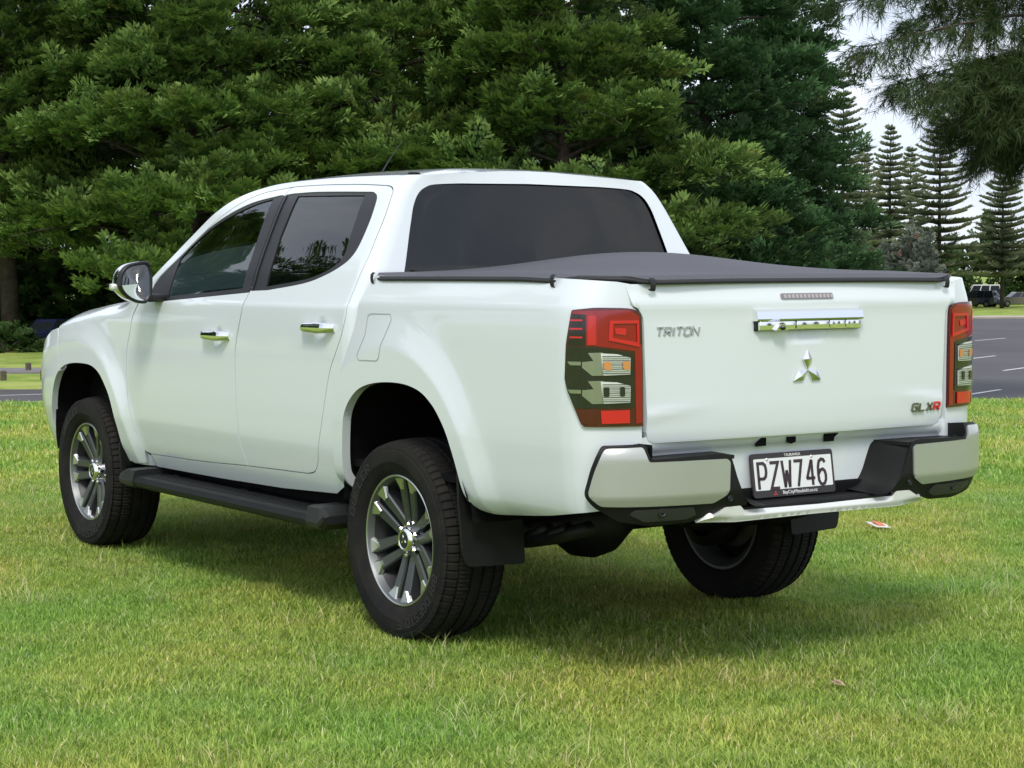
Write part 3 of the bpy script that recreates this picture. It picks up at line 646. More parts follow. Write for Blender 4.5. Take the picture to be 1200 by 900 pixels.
# ---- bed cover
co = rnd([(.33, .70), (.17, .862), (-1.02, .862), (-1.226, .70), (-1.226, -.70), (-1.02, -.862), (.17, -.862), (.33, -.70)], [.1, .08, .12, .12, .12, .12, .08, .1], 6)
def cz(x, y):
    hump = .070*np.exp(-np.abs((x+.30)/.50)**2.4)*np.exp(-(y/.43)**2)
    ed = np.minimum(np.minimum(.862-np.abs(y), 1.0), np.maximum(x+1.226, 0)); sag = .014*(1-sm(0, .05, ed))
    return 1.364-.012*sm(-.75, -1.21, x)+hump-sag-.004*sm(.3, .9, np.abs(y))
cov = panel('bed_cover', co, lambda x, y: (x, y, cz(x, y)), m_cover, truck, res=.026, lip=.012, out=(0, 0, 1))
g = MB(); lp = resample(co, .03); lp = list(lp)+[lp[0], lp[1]]
g.tube([(x*1.001, y*1.001, float(cz(x, y))-.011) for x, y in lp], .0055, 8, caps=False); g.build('cover_binding', m_bind, cov)
def strap(x, y, z, nx, ny):
    g = MB(); n = Vector((nx, ny, 0)).normalized(); t = Vector((-n.y, n.x, 0)); c = Vector((x, y, z))
    P = []
    for o, h in ((.0, .012), (.008, .004), (.010, -.010), (.008, -.024), (.003, -.030), (-.004, -.024)):
        P.append([tuple(c+n*o+Vector((0, 0, h))+t*w_+Vector((0, 0, -.10*w_))) for w_ in (-.011, .011)])
    g.grid(P); g.build('cover_strap', m_bind, cov)
strap(-.985, .864, 1.342, 0, 1); strap(-1.222, .655, 1.330, -1, 0); strap(-1.222, -.668, 1.330, -1, 0); strap(.175, .860, 1.350, 0, 1); strap(-.985, -.864, 1.342, 0, -1)
# ---- rear window
rw = [(u, z) for u, z in hole_back[::-1]]+[(.15, 1.33)]
rwo = hole_back+[(-.49, 1.716), (-.49, 1.33)]
wn = panel('rear_window', inset(rwo, -.012), lambda u, z: (cabmap(-.012)(u, z)[0], np.maximum(cabmap(-.012)(u, z)[1], 0), z), m_glass_b, truck, res=.05, lip=0, out=(-1, 0, 0)); mirror(wn)
mb = MB(); mb.tube([(1.45, .10, 1.78), (1.36, .10, 1.85), (1.24, .10, 1.93)], [.004, .003, .0015], 6); mb.build('antenna', m_trim, truck)
# ---- mirrors
mo = np.array(cat([(.937+(a_-.937)*.90, b_) for a_, b_ in [(1.122, 1.306), (1.113, 1.358), (1.080, 1.394), (1.02, 1.410), (.961, 1.413), (.941, 1.385), (.937, 1.342), (.938, 1.30), (.945, 1.262), (.969, 1.230), (1.0, 1.226), (1.033, 1.233), (1.075, 1.252), (1.108, 1.28), (1.122, 1.306)]], 3)[:-1])
mc = mo.mean(0)
def shell(rings, nm, m, par):
    g = MB(); P = []
    for x, k, sh in rings: P.append([(x+sh*(q[0]-mc[0]), mc[0]+(q[0]-mc[0])*k, mc[1]+(q[1]-mc[1])*k) for q in list(mo)+[mo[0]]])
    g.grid(P); return g.build(nm, m, par)
mir = shell([(2.035, 1.0, -.1), (2.06, 1.02, -.1), (2.10, .97, -.1), (2.135, .84, -.1), (2.158, .6, -.1), (2.168, .3, -.1), (2.17, .02, -.1)], 'door_mirror', m_chrome, truck)
shell([(2.04, 1.0, -.1), (2.015, 1.005, -.1), (2.008, .97, -.1), (2.009, .86, -.1), (2.022, .83, -.1), (2.024, .02, -.1)], 'mirror_rim', m_trim, mir)
shell([(2.018, .845, -.1), (2.0165, .5, -.1), (2.016, .02, -.1)], 'mirror_glass', m_mirror, mir)
g = MB(); g.box(2.045, 2.09, 1.085, 1.118, 1.285, 1.315, bev=.01); g.build('turn_signal', m_refl, mir)
g = MB(); g.box(2.03, 2.13, .845, .965, 1.232, 1.268, bev=.012); g.build('mirror_arm', m_trim, mir)
mirror(mir)
# ---- side steps
def stepbar():
    X0, X1 = .43, 2.42
    def sec(x, zt, zb, yo, yi): return [(x, yi, zb), (x, yo-.025, zb), (x, yo-.004, zb+.012), (x, yo, zb+.030), (x, yo-.012, zt-.004), (x, yo-.03, zt), (x, yi, zt+.004)]
    g = MB(); P = [sec(x, .430-.012*0, .375, .945, .74) for x in np.linspace(X0+.13, X1-.15, 12)]
    g.grid([r+[r[0]] for r in P], smooth=False); a = g.build('side_step', m_plastic, truck)
    for x0, x1 in ((X0, X0+.14), (X1-.16, X1)):
        g = MB(); mid = (x0+x1)/2; f = x0 < 1
        ends = [(x0, .36, .415), (x0+.05, .45, .37), (x1, .466, .37)] if f else [(x0, .466, .37), (x1-.05, .45, .37), (x1, .385, .372)]
        P = [sec(x, zt, zb, .948, .74) for x, zt, zb in ([(x0, .43, .40), (x0+.045, .462, .372), (x1, .462, .372)] if f else [(x0, .456, .372), (x1-.05, .454, .372), (x1, .436, .38)])]
        g.grid([r+[r[0]] for r in P], smooth=False); n = 7
        g.add(P[0], [list(range(7))]); g.add(P[-1], [list(range(7))]); g.build('step_end_cap', mat('grey_plastic2', (.014, .0145, .0155), .45), a)
    for k in range(5):
        g = MB(); y = .80+k*.022; g.box(X0+.2, X1-.22, y, y+.008, .430, .435); g.build('tread_rib', m_trim, a)
    for x in (.75, 1.4, 2.1):
        g = MB(); g.box(x-.03, x+.03, .55, .80, .40, .44); g.build('step_bracket', m_dark, a)
    return a
mirror(stepbar())
# ---- wheels
def tyre_mesh():
    seg = 432; ys = [-.118, -.112, -.098, -.080, -.077, -.070, -.067, -.045, -.030, -.027, -.019, -.016, 0, .016, .019, .027, .030, .045, .067, .070, .077, .080, .098, .112, .118]
    a = np.arange(seg)*2*np.pi/seg; g = []
    for y in ys:
        ay = abs(y); r0 = .388-.010*(ay/.10)**2-.012*max(0, (ay-.095)/.023)**2
        cir = any(abs(ay-c) < .0045 for c in (.0735, .023))
        ph = (np.arange(seg)+int(round(y*130)) if ay < .07 else np.arange(seg)+ (0 if y > 0 else 3)) % 6
        lat = (ph == 5) if ay > .078 else ((ph == 2) | (ph == 5) if ay > .03 else (ph == 1))
        r = r0-np.where(lat, .007 if ay > .078 else .005, 0)-(.010 if cir else 0)
        g.append(np.stack([r*np.cos(a), np.full(seg, y), r*np.sin(a)], -1))
    sid = [(.370, .1235), (.355, .129), (.345, .1285), (.342, .131), (.320, .1335), (.295, .1325), (.292, .1305), (.268, .124), (.252, .113), (.243, .104), (.236, .095)]
    pre = [np.stack([r*np.cos(a), np.full(seg, -y), r*np.sin(a)], -1) for r, y in sid[::-1]]
    post = [np.stack([r*np.cos(a), np.full(seg, y), r*np.sin(a)], -1) for r, y in sid]
    # shoulder slots run a little way down the sidewall
    for st in (pre[-1], post[0]):
        k = (np.arange(seg) % 6) == 5; st[k, 1] *= .97
    G = np.array(pre+g+post); rr = np.hypot(G[..., 0], G[..., 2]); k_ = (.236+(rr-.236)*.895)/rr; G[..., 0] *= k_; G[..., 2] *= k_; n = len(G); idx = np.arange(n*seg).reshape(n, seg)
    F = np.stack([idx[:-1], np.roll(idx[:-1], -1, 1), np.roll(idx[1:], -1, 1), idx[1:]], -1).reshape(-1, 4)
    me = bpy.data.meshes.new('tyre'); me.from_pydata(G.reshape(-1, 3).tolist(), [], F.tolist()); me.polygons.foreach_set('use_smooth', [True]*len(F)); me.set_sharp_from_angle(angle=R(28)); me.materials.append(m_rubber)
    return me
def arc_text(mb, s, r, a0, ht, wd, y):
    a = a0
    for ch in s:
        if ch in GLYPH:
            M = Matrix.Rotation(-a, 4, 'Y') @ Matrix(((-1, 0, 0, 0), (0, 0, 1, y), (0, 1, 0, r), (0, 0, 0, 1))); glyph(mb, ch, -wd/2, 0, wd, ht, .005, .0028, M)
        a += (wd*1.15)/r*(1 if True else -1)
GLYPH.update({'D': [[(0, 0), (0, 1), (.55, 1), (.8, .75), (.8, .25), (.55, 0), (0, 0)]], 'U': [[(0, 1), (0, .15), (.15, 0), (.65, 0), (.8, .15), (.8, 1)]], 'E': [[(.75, 1), (0, 1), (0, 0), (.75, 0)], [(0, .5), (.65, .5)]],
  'B': [[(0, 0), (0, 1), (.6, 1), (.75, .85), (.75, .65), (.6, .52), (0, .52)], [(.6, .52), (.8, .38), (.8, .15), (.62, 0), (0, 0)]], 'S': [[(.78, .88), (.62, 1), (.15, 1), (0, .85), (0, .65), (.15, .52), (.62, .48), (.8, .35), (.8, .15), (.62, 0), (.12, 0), (0, .12)]]})
def make_wheel():
    g = MB(); g.lathe([(.243, -.104), (.236, -.108), (.228, -.10), (.205, -.085), (.198, -.05), (.205, .03), (.222, .075), (.228, .098), (.233, .107)], 72); wh = g.build('wheel', m_barrel, truck)
    link('tyre', tyre_mesh(), m_rubber, wh)
    for s_, a_, h_, w_ in (('DUELER', -66, .030, .034), ('BRIDGESTONE', 118, .028, .028)):
        g = MB(); arc_text(g, s_, .292, R(a_), h_, w_, .1318); g.build('tyre_lettering', mat('rubber_raised', (.020, .020, .022), .6), wh)
    g = MB(); g.lathe([(.228, .094), (.2335, .107), (.238, .1095), (.2425, .107), (.2435, .100)], 96); g.build('rim_lip', m_mach, wh)
    g = MB(); g.lathe([(.2305, .094), (.219, .072), (.2025, .03), (.198, -.015)], 72); g.build('rim_dark_sleeve', mat('rim_shadow', (.03, .031, .033), .45, .5), wh)  # added dark sleeve over the barrel; its colour stands in for shade between spokes
    g = MB(); g.lathe([(0, -.03), (.15, -.03), (.155, -.02), (.155, .0), (.15, .01), (0, .012)], 48); g.build('brake_disc', m_disc, wh)
    g = MB(); g.lathe([(.20, -.005), (.16, .0), (.0, .013)], 48); g.build('brake_shield', m_dark, wh)
    # twelve spokes in six pairs
    def bar(r0, r1, w0, w1, f0, f1, dp, skew, nb=6, over=0.):
        P = []
        for t in np.linspace(0, 1, nb):
            r = r0+(r1-r0)*t; hw = (w0+(w1-w0)*t)/2; f = f0+(f1-f0)*(t**1.3)+over; o = skew*t
            P.append([(r, f-dp, o-hw*1.15), (r, f-.006, o-hw), (r, f, o-hw+.005), (r, f, o+hw-.005), (r, f-.006, o+hw), (r, f-dp, o+hw*1.15)])
        return P
    def bar_mesh(nm, m, P):
        g = MB(); g.grid([r+[r[0]] for r in P], smooth=False); g.add(P[0], [list(range(6))]); me = g.mesh(nm); me.materials.append(m); return me
    me_s = bar_mesh('spoke', m_gun, bar(.040, .230, .031, .050, .060, .094, .050, 0))
    tips = {s: bar_mesh('spoke_tip', m_mach, bar(.184, .2315, .022, .070, .0892, .0995, .014, s*.012, 5)) for s in (-1, 1)}
    for k in range(6):
        for sgn in (-1, 1):
            M = Matrix.Rotation(R(60*k+15), 4, 'Y') @ Matrix.Translation((.02, 0, sgn*.0205)) @ Matrix.Rotation(-sgn*R(4.5), 4, 'Y') @ Matrix.Translation((-.02, 0, 0))
            for nm, me in (('spoke', me_s), ('spoke_tip', tips[sgn])):
                o = link(nm, me, None, wh); o.matrix_local = M
    g = MB(); g.lathe([(.078, .02), (.076, .045), (.062, .056), (.0, .056)], 36); g.build('hub', m_gun, wh)
    g = MB(); g.lathe([(.050, .05), (.047, .076), (.040, .087), (.034, .090), (.031, .087)], 36); g.build('hub_cap', m_chrome, wh)
    g = MB(); g.lathe([(.031, .087), (.0, .0885)], 30); g.build('cap_disc', m_trim, wh)
    g = MB(); diamonds(g, .012, Matrix(((-1, 0, 0, 0), (0, 0, 1, .0885), (0, 1, 0, 0), (0, 0, 0, 1))), .002); g.build('cap_emblem', m_chrome, wh)
    for k in range(6):
        a = R(60*k+45); g = MB(); g.lathe([(.0095, .05), (.0095, .072), (.006, .077), (0, .077)], 6, Matrix.Translation((.0575*math.cos(a), 0, .0575*math.sin(a))), smooth=False); g.build('lug_nut', m_chrome, wh)
    return wh
w0 = make_wheel()
def place(o, x, y, rz, ry): o.matrix_local = Matrix.Translation((x, y, .383)) @ Matrix.Rotation(rz, 4, 'Z') @ Matrix.Rotation(ry, 4, 'Y')
place(w0, 0, .7575, 0, R(8))
for x, y, rz, ry in ((3.0, .760, 0, R(-14)), (0, -.7575, math.pi, R(20)), (3.0, -.760, math.pi, R(33))):
    c = w0.copy(); COL.objects.link(c); place(c, x, y, rz, ry)
    for ch in w0.children:
        d = ch.copy(); COL.objects.link(d); d.parent = c
# ---- wheel-arch liners and mud flaps
def liner(x0, pts):
    g = MB(); pa = cat(pts, 5)
    P = [[(x0+(x)*(1+.004*(i % 2)), y, z*(1) if True else z) for i, (x, z) in enumerate(pa)] for y in (.872, .80, .62, .42)]
    g.grid(P, smooth=False); n = len(pa)
    g.add([(x0+x, .42, z) for x, z in pa], [list(range(n))])
    return g.build('wheel_liner', m_dark, truck)
l1 = liner(0, [(.40, .50), (.385, .62), (.352, .77), (.29, .88), (.20, .945), (.08, .972), (-.04, .98), (-.15, .975), (-.25, .953), (-.32, .918), (-.37, .877), (-.415, .82), (-.445, .75), (-.47, .68), (-.49, .60), (-.51, .50)])
l2 = liner(3.0, [(-.475, .45), (-.462, .55), (-.455, .65), (-.415, .762), (-.36, .83), (-.28, .893), (-.17, .928), (0, .934), (.14, .92), (.25, .89), (.315, .845), (.365, .775), (.405, .68), (.415, .55), (.395, .47)])
mirror(l1); mirror(l2)
def flap(x, pts, th=.012):
    g = MB(); g.prism(rnd(pts, .018, 3), 0, th, Matrix(((0, .10, 1, x), (1, 0, 0, 0), (0, 1, 0, 0), (0, 0, 0, 1)))); return g.build('mud_flap', m_plastic, truck)
f1 = flap(-.505, [(.628, .336), (.868, .345), (.884, .40), (.888, .58), (.885, .69), (.80, .70), (.625, .60)])
f2 = flap(2.50, [(.70, .36), (.872, .372), (.882, .43), (.885, .56), (.80, .60), (.70, .55)])
mirror(f1); mirror(f2)
g = MB(); P = []
for (x, z) in cat([(-.505, .585), (-.478, .64), (-.452, .70)], 3): P.append([(x, .885, z), (x-.012, .899, z-.004)])
g.grid(P); fl2 = g.build('flap_edge', m_plastic, truck)
for s in (-1, 1):
    g = MB(); g.box(.46, 2.45, s*.70-.04, s*.70+.04, .36, .52); g.build('inner_sill', m_dark, truck)
# ---- chassis
ch = MB()
for s in (-1, 1): ch.box(-1.10, 3.5, s*.42-.04, s*.42+.04, .54, .62, bev=.01)
for x in (-1.05, -.6, .5, 1.3, 2.2, 3.2): ch.box(x-.05, x+.05, -.42, .42, .555, .61)
chas = ch.build('chassis', m_dark, truck)
g = MB(); g.box(-1.15, .42, -.84, .84, .625, .65); g.build('bed_floor', m_dark, chas)  # plain dark floor slab, added to block light under the bed
g = MB(); g.box(.30, 3.5, -.80, .80, .50, .53); g.build('cab_floor', m_dark, chas)
g = MB(); g.box(2.3, 3.7, -.70, .70, .60, .95); g.build('engine_bay', m_dark, chas)
g = MB(); g.box(-1.14, -1.12, -.80, .80, .61, .95); g.build('bed_end_panel', m_dark, chas)
g = MB(); g.lathe([(.045, -.62), (.045, -.2), (.07, -.16), (.125, -.08), (.140, 0), (.125, .08), (.07, .16), (.045, .2), (.045, .62)], 24, Matrix.Translation((0, .0, .385))); ax = g.build('rear_axle', m_steel, truck)
g = MB(); g.lathe([(0, -.12), (.085, -.10), (.12, -.02), (.12, .02), (.07, .15), (.05, .25), (0, .25)], 20, Matrix.Translation((.02, .02, .385)) @ Matrix.Rotation(R(-90), 4, 'Z')); g.build('differential', m_steel, ax)
for s in (-1, 1):
    g = MB()
    for k in range(4): g.tube([(x*(1-.17*k), s*.53, .46-.11*(1-(x/.72)**2)-.012*k+.02) for x in np.linspace(-.72, .72, 9)], .028 if k == 0 else .024, 6)
    g.build('leaf_spring', m_steel, ax)
    g = MB(); g.tube([(.12, s*.40, .36), (-.18, s*.36, .62)], .03, 10); g.build('shock_absorber', m_steel, ax)
    g = MB(); g.lathe([(.14, -.05), (.14, .05), (.10, .06)], 24, Matrix.Translation((0, s*.62, .383))); g.build('brake_drum', m_steel, ax)
g = MB(); g.lathe([(.19, -.10), (.24, -.11), (.33, -.10), (.352, -.06), (.352, .06), (.33, .10), (.24, .11), (.19, .10)], 48, Matrix.Translation((-.66, -.02, .68)) @ Matrix.Rotation(R(90), 4, 'X'), closed=True); sp_ = g.build('spare_tyre', m_rubber, truck)
g = MB(); g.tube([(2.2, -.3, .42), (1.0, -.3, .42), (.35, -.34, .46), (0, -.36, .56), (-.4, -.5, .52), (-.75, -.6, .54)], .03, 10); g.build('exhaust_pipe', m_steel, truck)
g = MB(); g.box(-1.19, -1.10, -.60, .60, .57, .64, bev=.01); g.build('tow_beam', m_dark, chas)
# ---- cabin
def seat(x, y, wd):
    g = MB(); g.box(x-.05, x+.45, y-wd/2, y+wd/2, .70, .86, bev=.05); s = g.build('seat', m_seat, truck)
    g = MB(); g.box(-.07, .07, -wd/2, wd/2, 0, .58, Matrix.Translation((x-.03, y, .82)) @ Matrix.Rotation(R(-16), 4, 'Y'), bev=.05); g.build('seat_back', m_seat, s)
    g = MB(); g.box(-.05, .05, -.13, .13, 0, .18, Matrix.Translation((x-.18, y, 1.33)) @ Matrix.Rotation(R(-12), 4, 'Y'), bev=.04); g.build('headrest', m_seat, s)
seat(1.30, .36, .50); seat(1.30, -.36, .50); seat(.76, .36, .60); seat(.76, -.36, .60)
g = MB(); g.box(2.05, 2.50, -.74, .74, .80, 1.17, bev=.07); da = g.build('dashboard', m_dash, truck)
g = MB(); g.box(1.98, 2.1, -.60, -.10, 1.10, 1.20, bev=.03); g.build('instrument_hood', m_lined, da)
g = MB(); g.tube([(0, .185*math.cos(a), .185*math.sin(a)) for a in np.linspace(0, 2*math.pi, 33)], .014, 8, Matrix.Translation((1.83, -.36, 1.12)) @ Matrix.Rotation(R(-25), 4, 'Y')); sw = g.build('steering_wheel', m_seat, truck)
g = MB(); g.box(-.015, .02, -.17, .17, -.02, .02, Matrix.Translation((1.83, -.36, 1.12)) @ Matrix.Rotation(R(-25), 4, 'Y'), bev=.006); g.build('wheel_spoke', m_seat, sw)
for s in (-1, 1):
    g = MB(); g.box(.62, 2.2, s*.80-.015, s*.80+.015, .60, 1.20, bev=.01); g.build('door_lining', m_lined, truck)
g = MB(); g.box(.42, .46, -.66, .66, .6, 1.30); g.build('cab_back_trim', m_seat, truck)
g = MB(); g.box(.50, 1.62, -.56, .56, 1.715, 1.73, bev=.005); g.build('headliner', m_lined, truck)
g = MB(); g.box(1.80, 1.815, -.11, .11, 1.54, 1.60, bev=.006); g.build('inner_mirror', m_trim, truck)

# ================================================================== THE PLACE
HX = np.array((math.cos(YAW), math.sin(YAW))); RX = np.array((math.sin(YAW), -math.cos(YAW)))
def W(d, lat, z=0.):                       # metres ahead of the photographer and to the right, on the ground plan
    p = CAM[:2]+HX*d+RX*lat; return (float(p[0]), float(p[1]), float(z))
LOW = -2.75
def H(d): return LOW*sm(17.5, 46, d)
def ground_mesh():
    ds = np.concatenate([[-900, -300, -120, -60, -30, -12, -4], np.arange(0, 26, .4), np.arange(26, 60, 1.5), np.arange(60, 240, 12), [260, 320, 420, 700, 1300, 2600]])
    ls = np.concatenate([[-2200, -900, -400, -200, -110, -70, -45, -32, -24, -18], np.arange(-14, 14.1, .4), [18, 24, 32, 45, 70, 110, 200, 400, 900, 2200]])
    D, Lt = np.meshgrid(ds, ls, indexing='ij'); P = CAM[None, None, :2]+HX*D[..., None]+RX*Lt[..., None]
    near = (np.abs(Lt) < 15) & (D < 26) & (D > 0)
    z = H(D)+np.where(near, .012*np.sin(P[..., 0]*1.7+.6*np.sin(P[..., 1]*2.1))*np.sin(P[..., 1]*1.3+1)+.008, 0)
    n, m = D.shape; idx = np.arange(n*m).reshape(n, m); F = np.stack([idx[:-1, :-1], idx[:-1, 1:], idx[1:, 1:], idx[1:, :-1]], -1).reshape(-1, 4)
    me = bpy.data.meshes.new('ground'); me.from_pydata(np.dstack([P, z]).reshape(-1, 3).tolist(), [], F.tolist()); me.polygons.foreach_set('use_smooth', [True]*len(F))
    return me
def grass_ground():
    m = bpy.data.materials.new('lawn'); m.use_nodes = True; t = m.node_tree; b = t.nodes['Principled BSDF']; b.inputs['Roughness'].default_value = .95; b.inputs['Specular IOR Level'].default_value = .1
    c = N(t, 'ShaderNodeTexCoord'); a = N(t, 'ShaderNodeTexNoise'); a.inputs['Scale'].default_value = .55; a.inputs['Detail'].default_value = 5
    e = N(t, 'ShaderNodeTexNoise'); e.inputs['Scale'].default_value = 28; e.inputs['Detail'].default_value = 6
    r1 = N(t, 'ShaderNodeValToRGB'); r1.color_ramp.elements[0].color = (.20, .30, .06, 1); r1.color_ramp.elements[1].color = (.38, .43, .13, 1); r1.color_ramp.elements[0].position = .38; r1.color_ramp.elements[1].position = .66
    r2 = N(t, 'ShaderNodeValToRGB'); r2.color_ramp.elements[0].color = (.55, .55, .5, 1); r2.color_ramp.elements[1].color = (1.15, 1.15, 1.1, 1); r2.color_ramp.elements[0].position = .35; r2.color_ramp.elements[1].position = .6
    x = N(t, 'ShaderNodeMix', data_type='RGBA', blend_type='MULTIPLY'); x.inputs[0].default_value = 1
    for q in (a, e): t.links.new(c.outputs['Object'], q.inputs['Vector'])
    t.links.new(a.outputs[0], r1.inputs[0]); t.links.new(e.outputs[0], r2.inputs[0]); t.links.new(r1.outputs[0], x.inputs['A']); t.links.new(r2.outputs[0], x.inputs['B']); t.links.new(x.outputs['Result'], b.inputs['Base Color'])
    bp = N(t, 'ShaderNodeBump'); bp.inputs['Strength'].default_value = .6; bp.inputs['Distance'].default_value = .02; t.links.new(e.outputs[0], bp.inputs['Height']); t.links.new(bp.outputs[0], b.inputs['Normal'])
    return m
gr_o = link('ground', ground_mesh(), grass_ground()); tag(gr_o, 'mown grass field the truck is parked on', kind='structure')
def sheet(name, pts, z, m, parent=None, th=0.):
    mb = MB(); q = [W(a, b, z) for a, b in pts]; n = len(q)
    if th: mb.add(q+[(x, y, z-th) for x, y, z in q], [list(range(n))]+[(i, (i+1) % n, n+(i+1) % n, n+i) for i in range(n)])
    else: mb.add(q, [list(range(n))])
    return mb.build(name, m, parent)
m_asph = mat('asphalt', (.088, .084, .092), .9, var=.22, vscale=.25, bump=.4, bscale=30)
m_line = mat('road_paint', (.72, .72, .72), .7, var=.15, vscale=6)
lot = sheet('parking_lot', [(44, -140), (68.3, -140), (67.6, -2), (159, 4), (159, 190), (44, 190)], LOW+.012, m_asph); tag(lot, 'dark grey asphalt car park and road beyond the grass', kind='structure')
pth = sheet('footpath', [(78.4, -140), (82.2, -140), (82.0, -4), (78.2, -4)], LOW+.06, mat('concrete_path', (.21, .20, .205), .9, var=.2, vscale=.6), th=.08); tag(pth, 'grey footpath beyond the mown verge', kind='structure')
kb = sheet('kerb', [(159, 4), (164, 4), (164, 190), (159, 190)], LOW+.13, mat('pale_kerb', (.42, .37, .31), .9, var=.2, vscale=.5), th=.15); tag(kb, 'pale worn strip along the far edge of the car park', kind='structure')
def bay_line(d0, l0, d1, l1, wd=.14):
    a, b = np.array((d0, l0)), np.array((d1, l1)); t = (b-a)/np.linalg.norm(b-a); n = np.array((-t[1], t[0]))*wd/2
    sheet('bay_line', [tuple(a+n), tuple(b+n), tuple(b-n), tuple(a-n)], LOW+.018, m_line, lot)
for q in ((86.7, 20.1, 90.9, 22.8), (61.8, 14.2, 65.4, 16.6), (77.6, 19.8, 81.4, 22.3), (97, 26.6, 101, 29.4), (68.5, 21.5, 72, 23.8), (110, 26.4, 114, 29.2), (123, 33, 127, 36)): bay_line(*q, .17)
for d0 in (57.4, 60.6, 64.2): bay_line(d0-.5, -d0*.2654-1.2, d0+1.6, -d0*.2654+3.2, .16)
# ---- bollards
m_wood = mat('weathered_post', (.13, .10, .08), .9, var=.4, vscale=9)
def bollard(d, lat, label):
    g = MB(); g.prism(rnd([(-.09, -.09), (.09, -.09), (.09, .09), (-.09, .09)], .02, 2), 0, .36); o = g.build('bollard', m_wood); o.location = W(d, lat, float(H(d))-.03); o.rotation_euler.z = random.uniform(0, 1)
    g = MB(); P = [[(s*x, s*y, z) for x, y in ((-.088, -.088), (.088, -.088), (.088, .088), (-.088, .088), (-.088, -.088))] for s, z in ((1, .36), (.8, .395), (.02, .41))]; g.grid(P, smooth=False); g.build('bollard_cap', m_wood, o)
    tag(o, label, 'bollard', 'timber bollards along the verge')
bollard(73.5, -19.4, 'short square timber bollard in the mown verge farther from the truck')
bollard(73.8, -17.95, 'short square timber bollard in the mown verge close to the truck bonnet')
bollard(79.9, -20.05, 'short square timber bollard standing on the grey footpath')

# ---- scattering one spray mesh over points (leaves nobody could count)
GN = {}
def scatter_group(coll):
    if coll.name in GN: return GN[coll.name]
    t = bpy.data.node_groups.new('scatter_'+coll.name, 'GeometryNodeTree')
    t.interface.new_socket('Geometry', in_out='INPUT', socket_type='NodeSocketGeometry'); t.interface.new_socket('Geometry', in_out='OUTPUT', socket_type='NodeSocketGeometry')
    i, o = N(t, 'NodeGroupInput'), N(t, 'NodeGroupOutput'); ip = N(t, 'GeometryNodeInstanceOnPoints'); ci = N(t, 'GeometryNodeCollectionInfo')
    ci.inputs['Collection'].default_value = coll; ci.inputs['Separate Children'].default_value = True; ci.inputs['Reset Children'].default_value = True
    at = []
    for nm, ty in (('rot', 'FLOAT_VECTOR'), ('scl', 'FLOAT'), ('pick', 'INT')):
        a = N(t, 'GeometryNodeInputNamedAttribute', data_type=ty); a.inputs['Name'].default_value = nm; at.append(a)
    er = N(t, 'FunctionNodeEulerToRotation'); ip.inputs['Pick Instance'].default_value = True; l = t.links.new
    l(i.outputs[0], ip.inputs['Points']); l(ci.outputs[0], ip.inputs['Instance']); l(at[0].outputs['Attribute'], er.inputs[0]); l(er.outputs[0], ip.inputs['Rotation']); l(at[1].outputs['Attribute'], ip.inputs['Scale']); l(at[2].outputs['Attribute'], ip.inputs['Instance Index']); l(ip.outputs[0], o.inputs[0])
    GN[coll.name] = t
    return t
def points_mesh(name, pos, rot, scl, pick):
    me = bpy.data.meshes.new(name); me.vertices.add(len(pos)); me.vertices.foreach_set('co', np.asarray(pos, np.float32).ravel())
    for nm, ty, dm, val in (('rot', 'FLOAT_VECTOR', 'vector', rot), ('scl', 'FLOAT', 'value', scl), ('pick', 'INT', 'value', pick)):
        a = me.attributes.new(nm, ty, 'POINT'); a.data.foreach_set(dm, np.asarray(val, np.int32 if ty == 'INT' else np.float32).ravel())
    me.update(); return me
def scatter(name, pos, rot, scl, pick, coll, parent=None):
    o = link(name, points_mesh(name, pos, rot, scl, pick), None, parent); md = o.modifiers.new('scatter', 'NODES'); md.node_group = scatter_group(coll); return o
def euler_from(dirs, ups):                # x axis along dirs, z axis near ups
    x = dirs/np.linalg.norm(dirs, axis=1)[:, None]; y = np.cross(ups, x); y /= np.maximum(np.linalg.norm(y, axis=1), 1e-6)[:, None]; z = np.cross(x, y)
    ry = -np.arcsin(np.clip(x[:, 2], -1, 1)); rz = np.arctan2(x[:, 1], x[:, 0]); rx = np.arctan2(y[:, 2], z[:, 2]); return np.stack([rx, ry, rz], 1)
def leaf_mat(name, c0, c1, tip, rough=.6, trans=.25):
    m = bpy.data.materials.new(name); m.use_nodes = True; t = m.node_tree; b = t.nodes['Principled BSDF']; out = t.nodes['Material Output']
    oi = N(t, 'ShaderNodeAttribute', attribute_name='rnd'); rp = N(t, 'ShaderNodeValToRGB'); rp.color_ramp.elements[0].color = (*c0, 1); rp.color_ramp.elements[1].color = (*c1, 1); rp.color_ramp.elements.new(.93).color = (*c1, 1); rp.color_ramp.elements.new(.975).color = (c1[0]*2.0, c1[1]*.75, c1[2]*.8, 1)
    at = N(t, 'ShaderNodeAttribute', attribute_name='tip'); x = N(t, 'ShaderNodeMix', data_type='RGBA'); x.inputs['B'].default_value = (*tip, 1)
    l = t.links.new; l(oi.outputs['Fac'], rp.inputs[0]); l(rp.outputs[0], x.inputs['A']); l(at.outputs['Fac'], x.inputs[0]); l(x.outputs['Result'], b.inputs['Base Color'])
    b.inputs['Roughness'].default_value = rough; b.inputs['Specular IOR Level'].default_value = .25
    tr = N(t, 'ShaderNodeBsdfTranslucent'); ms = N(t, 'ShaderNodeMixShader'); ms.inputs[0].default_value = trans; l(x.outputs['Result'], tr.inputs[0]); l(b.outputs[0], ms.inputs[1]); l(tr.outputs[0], ms.inputs[2]); l(ms.outputs[0], out.inputs[0])
    MATS[name] = m; return m
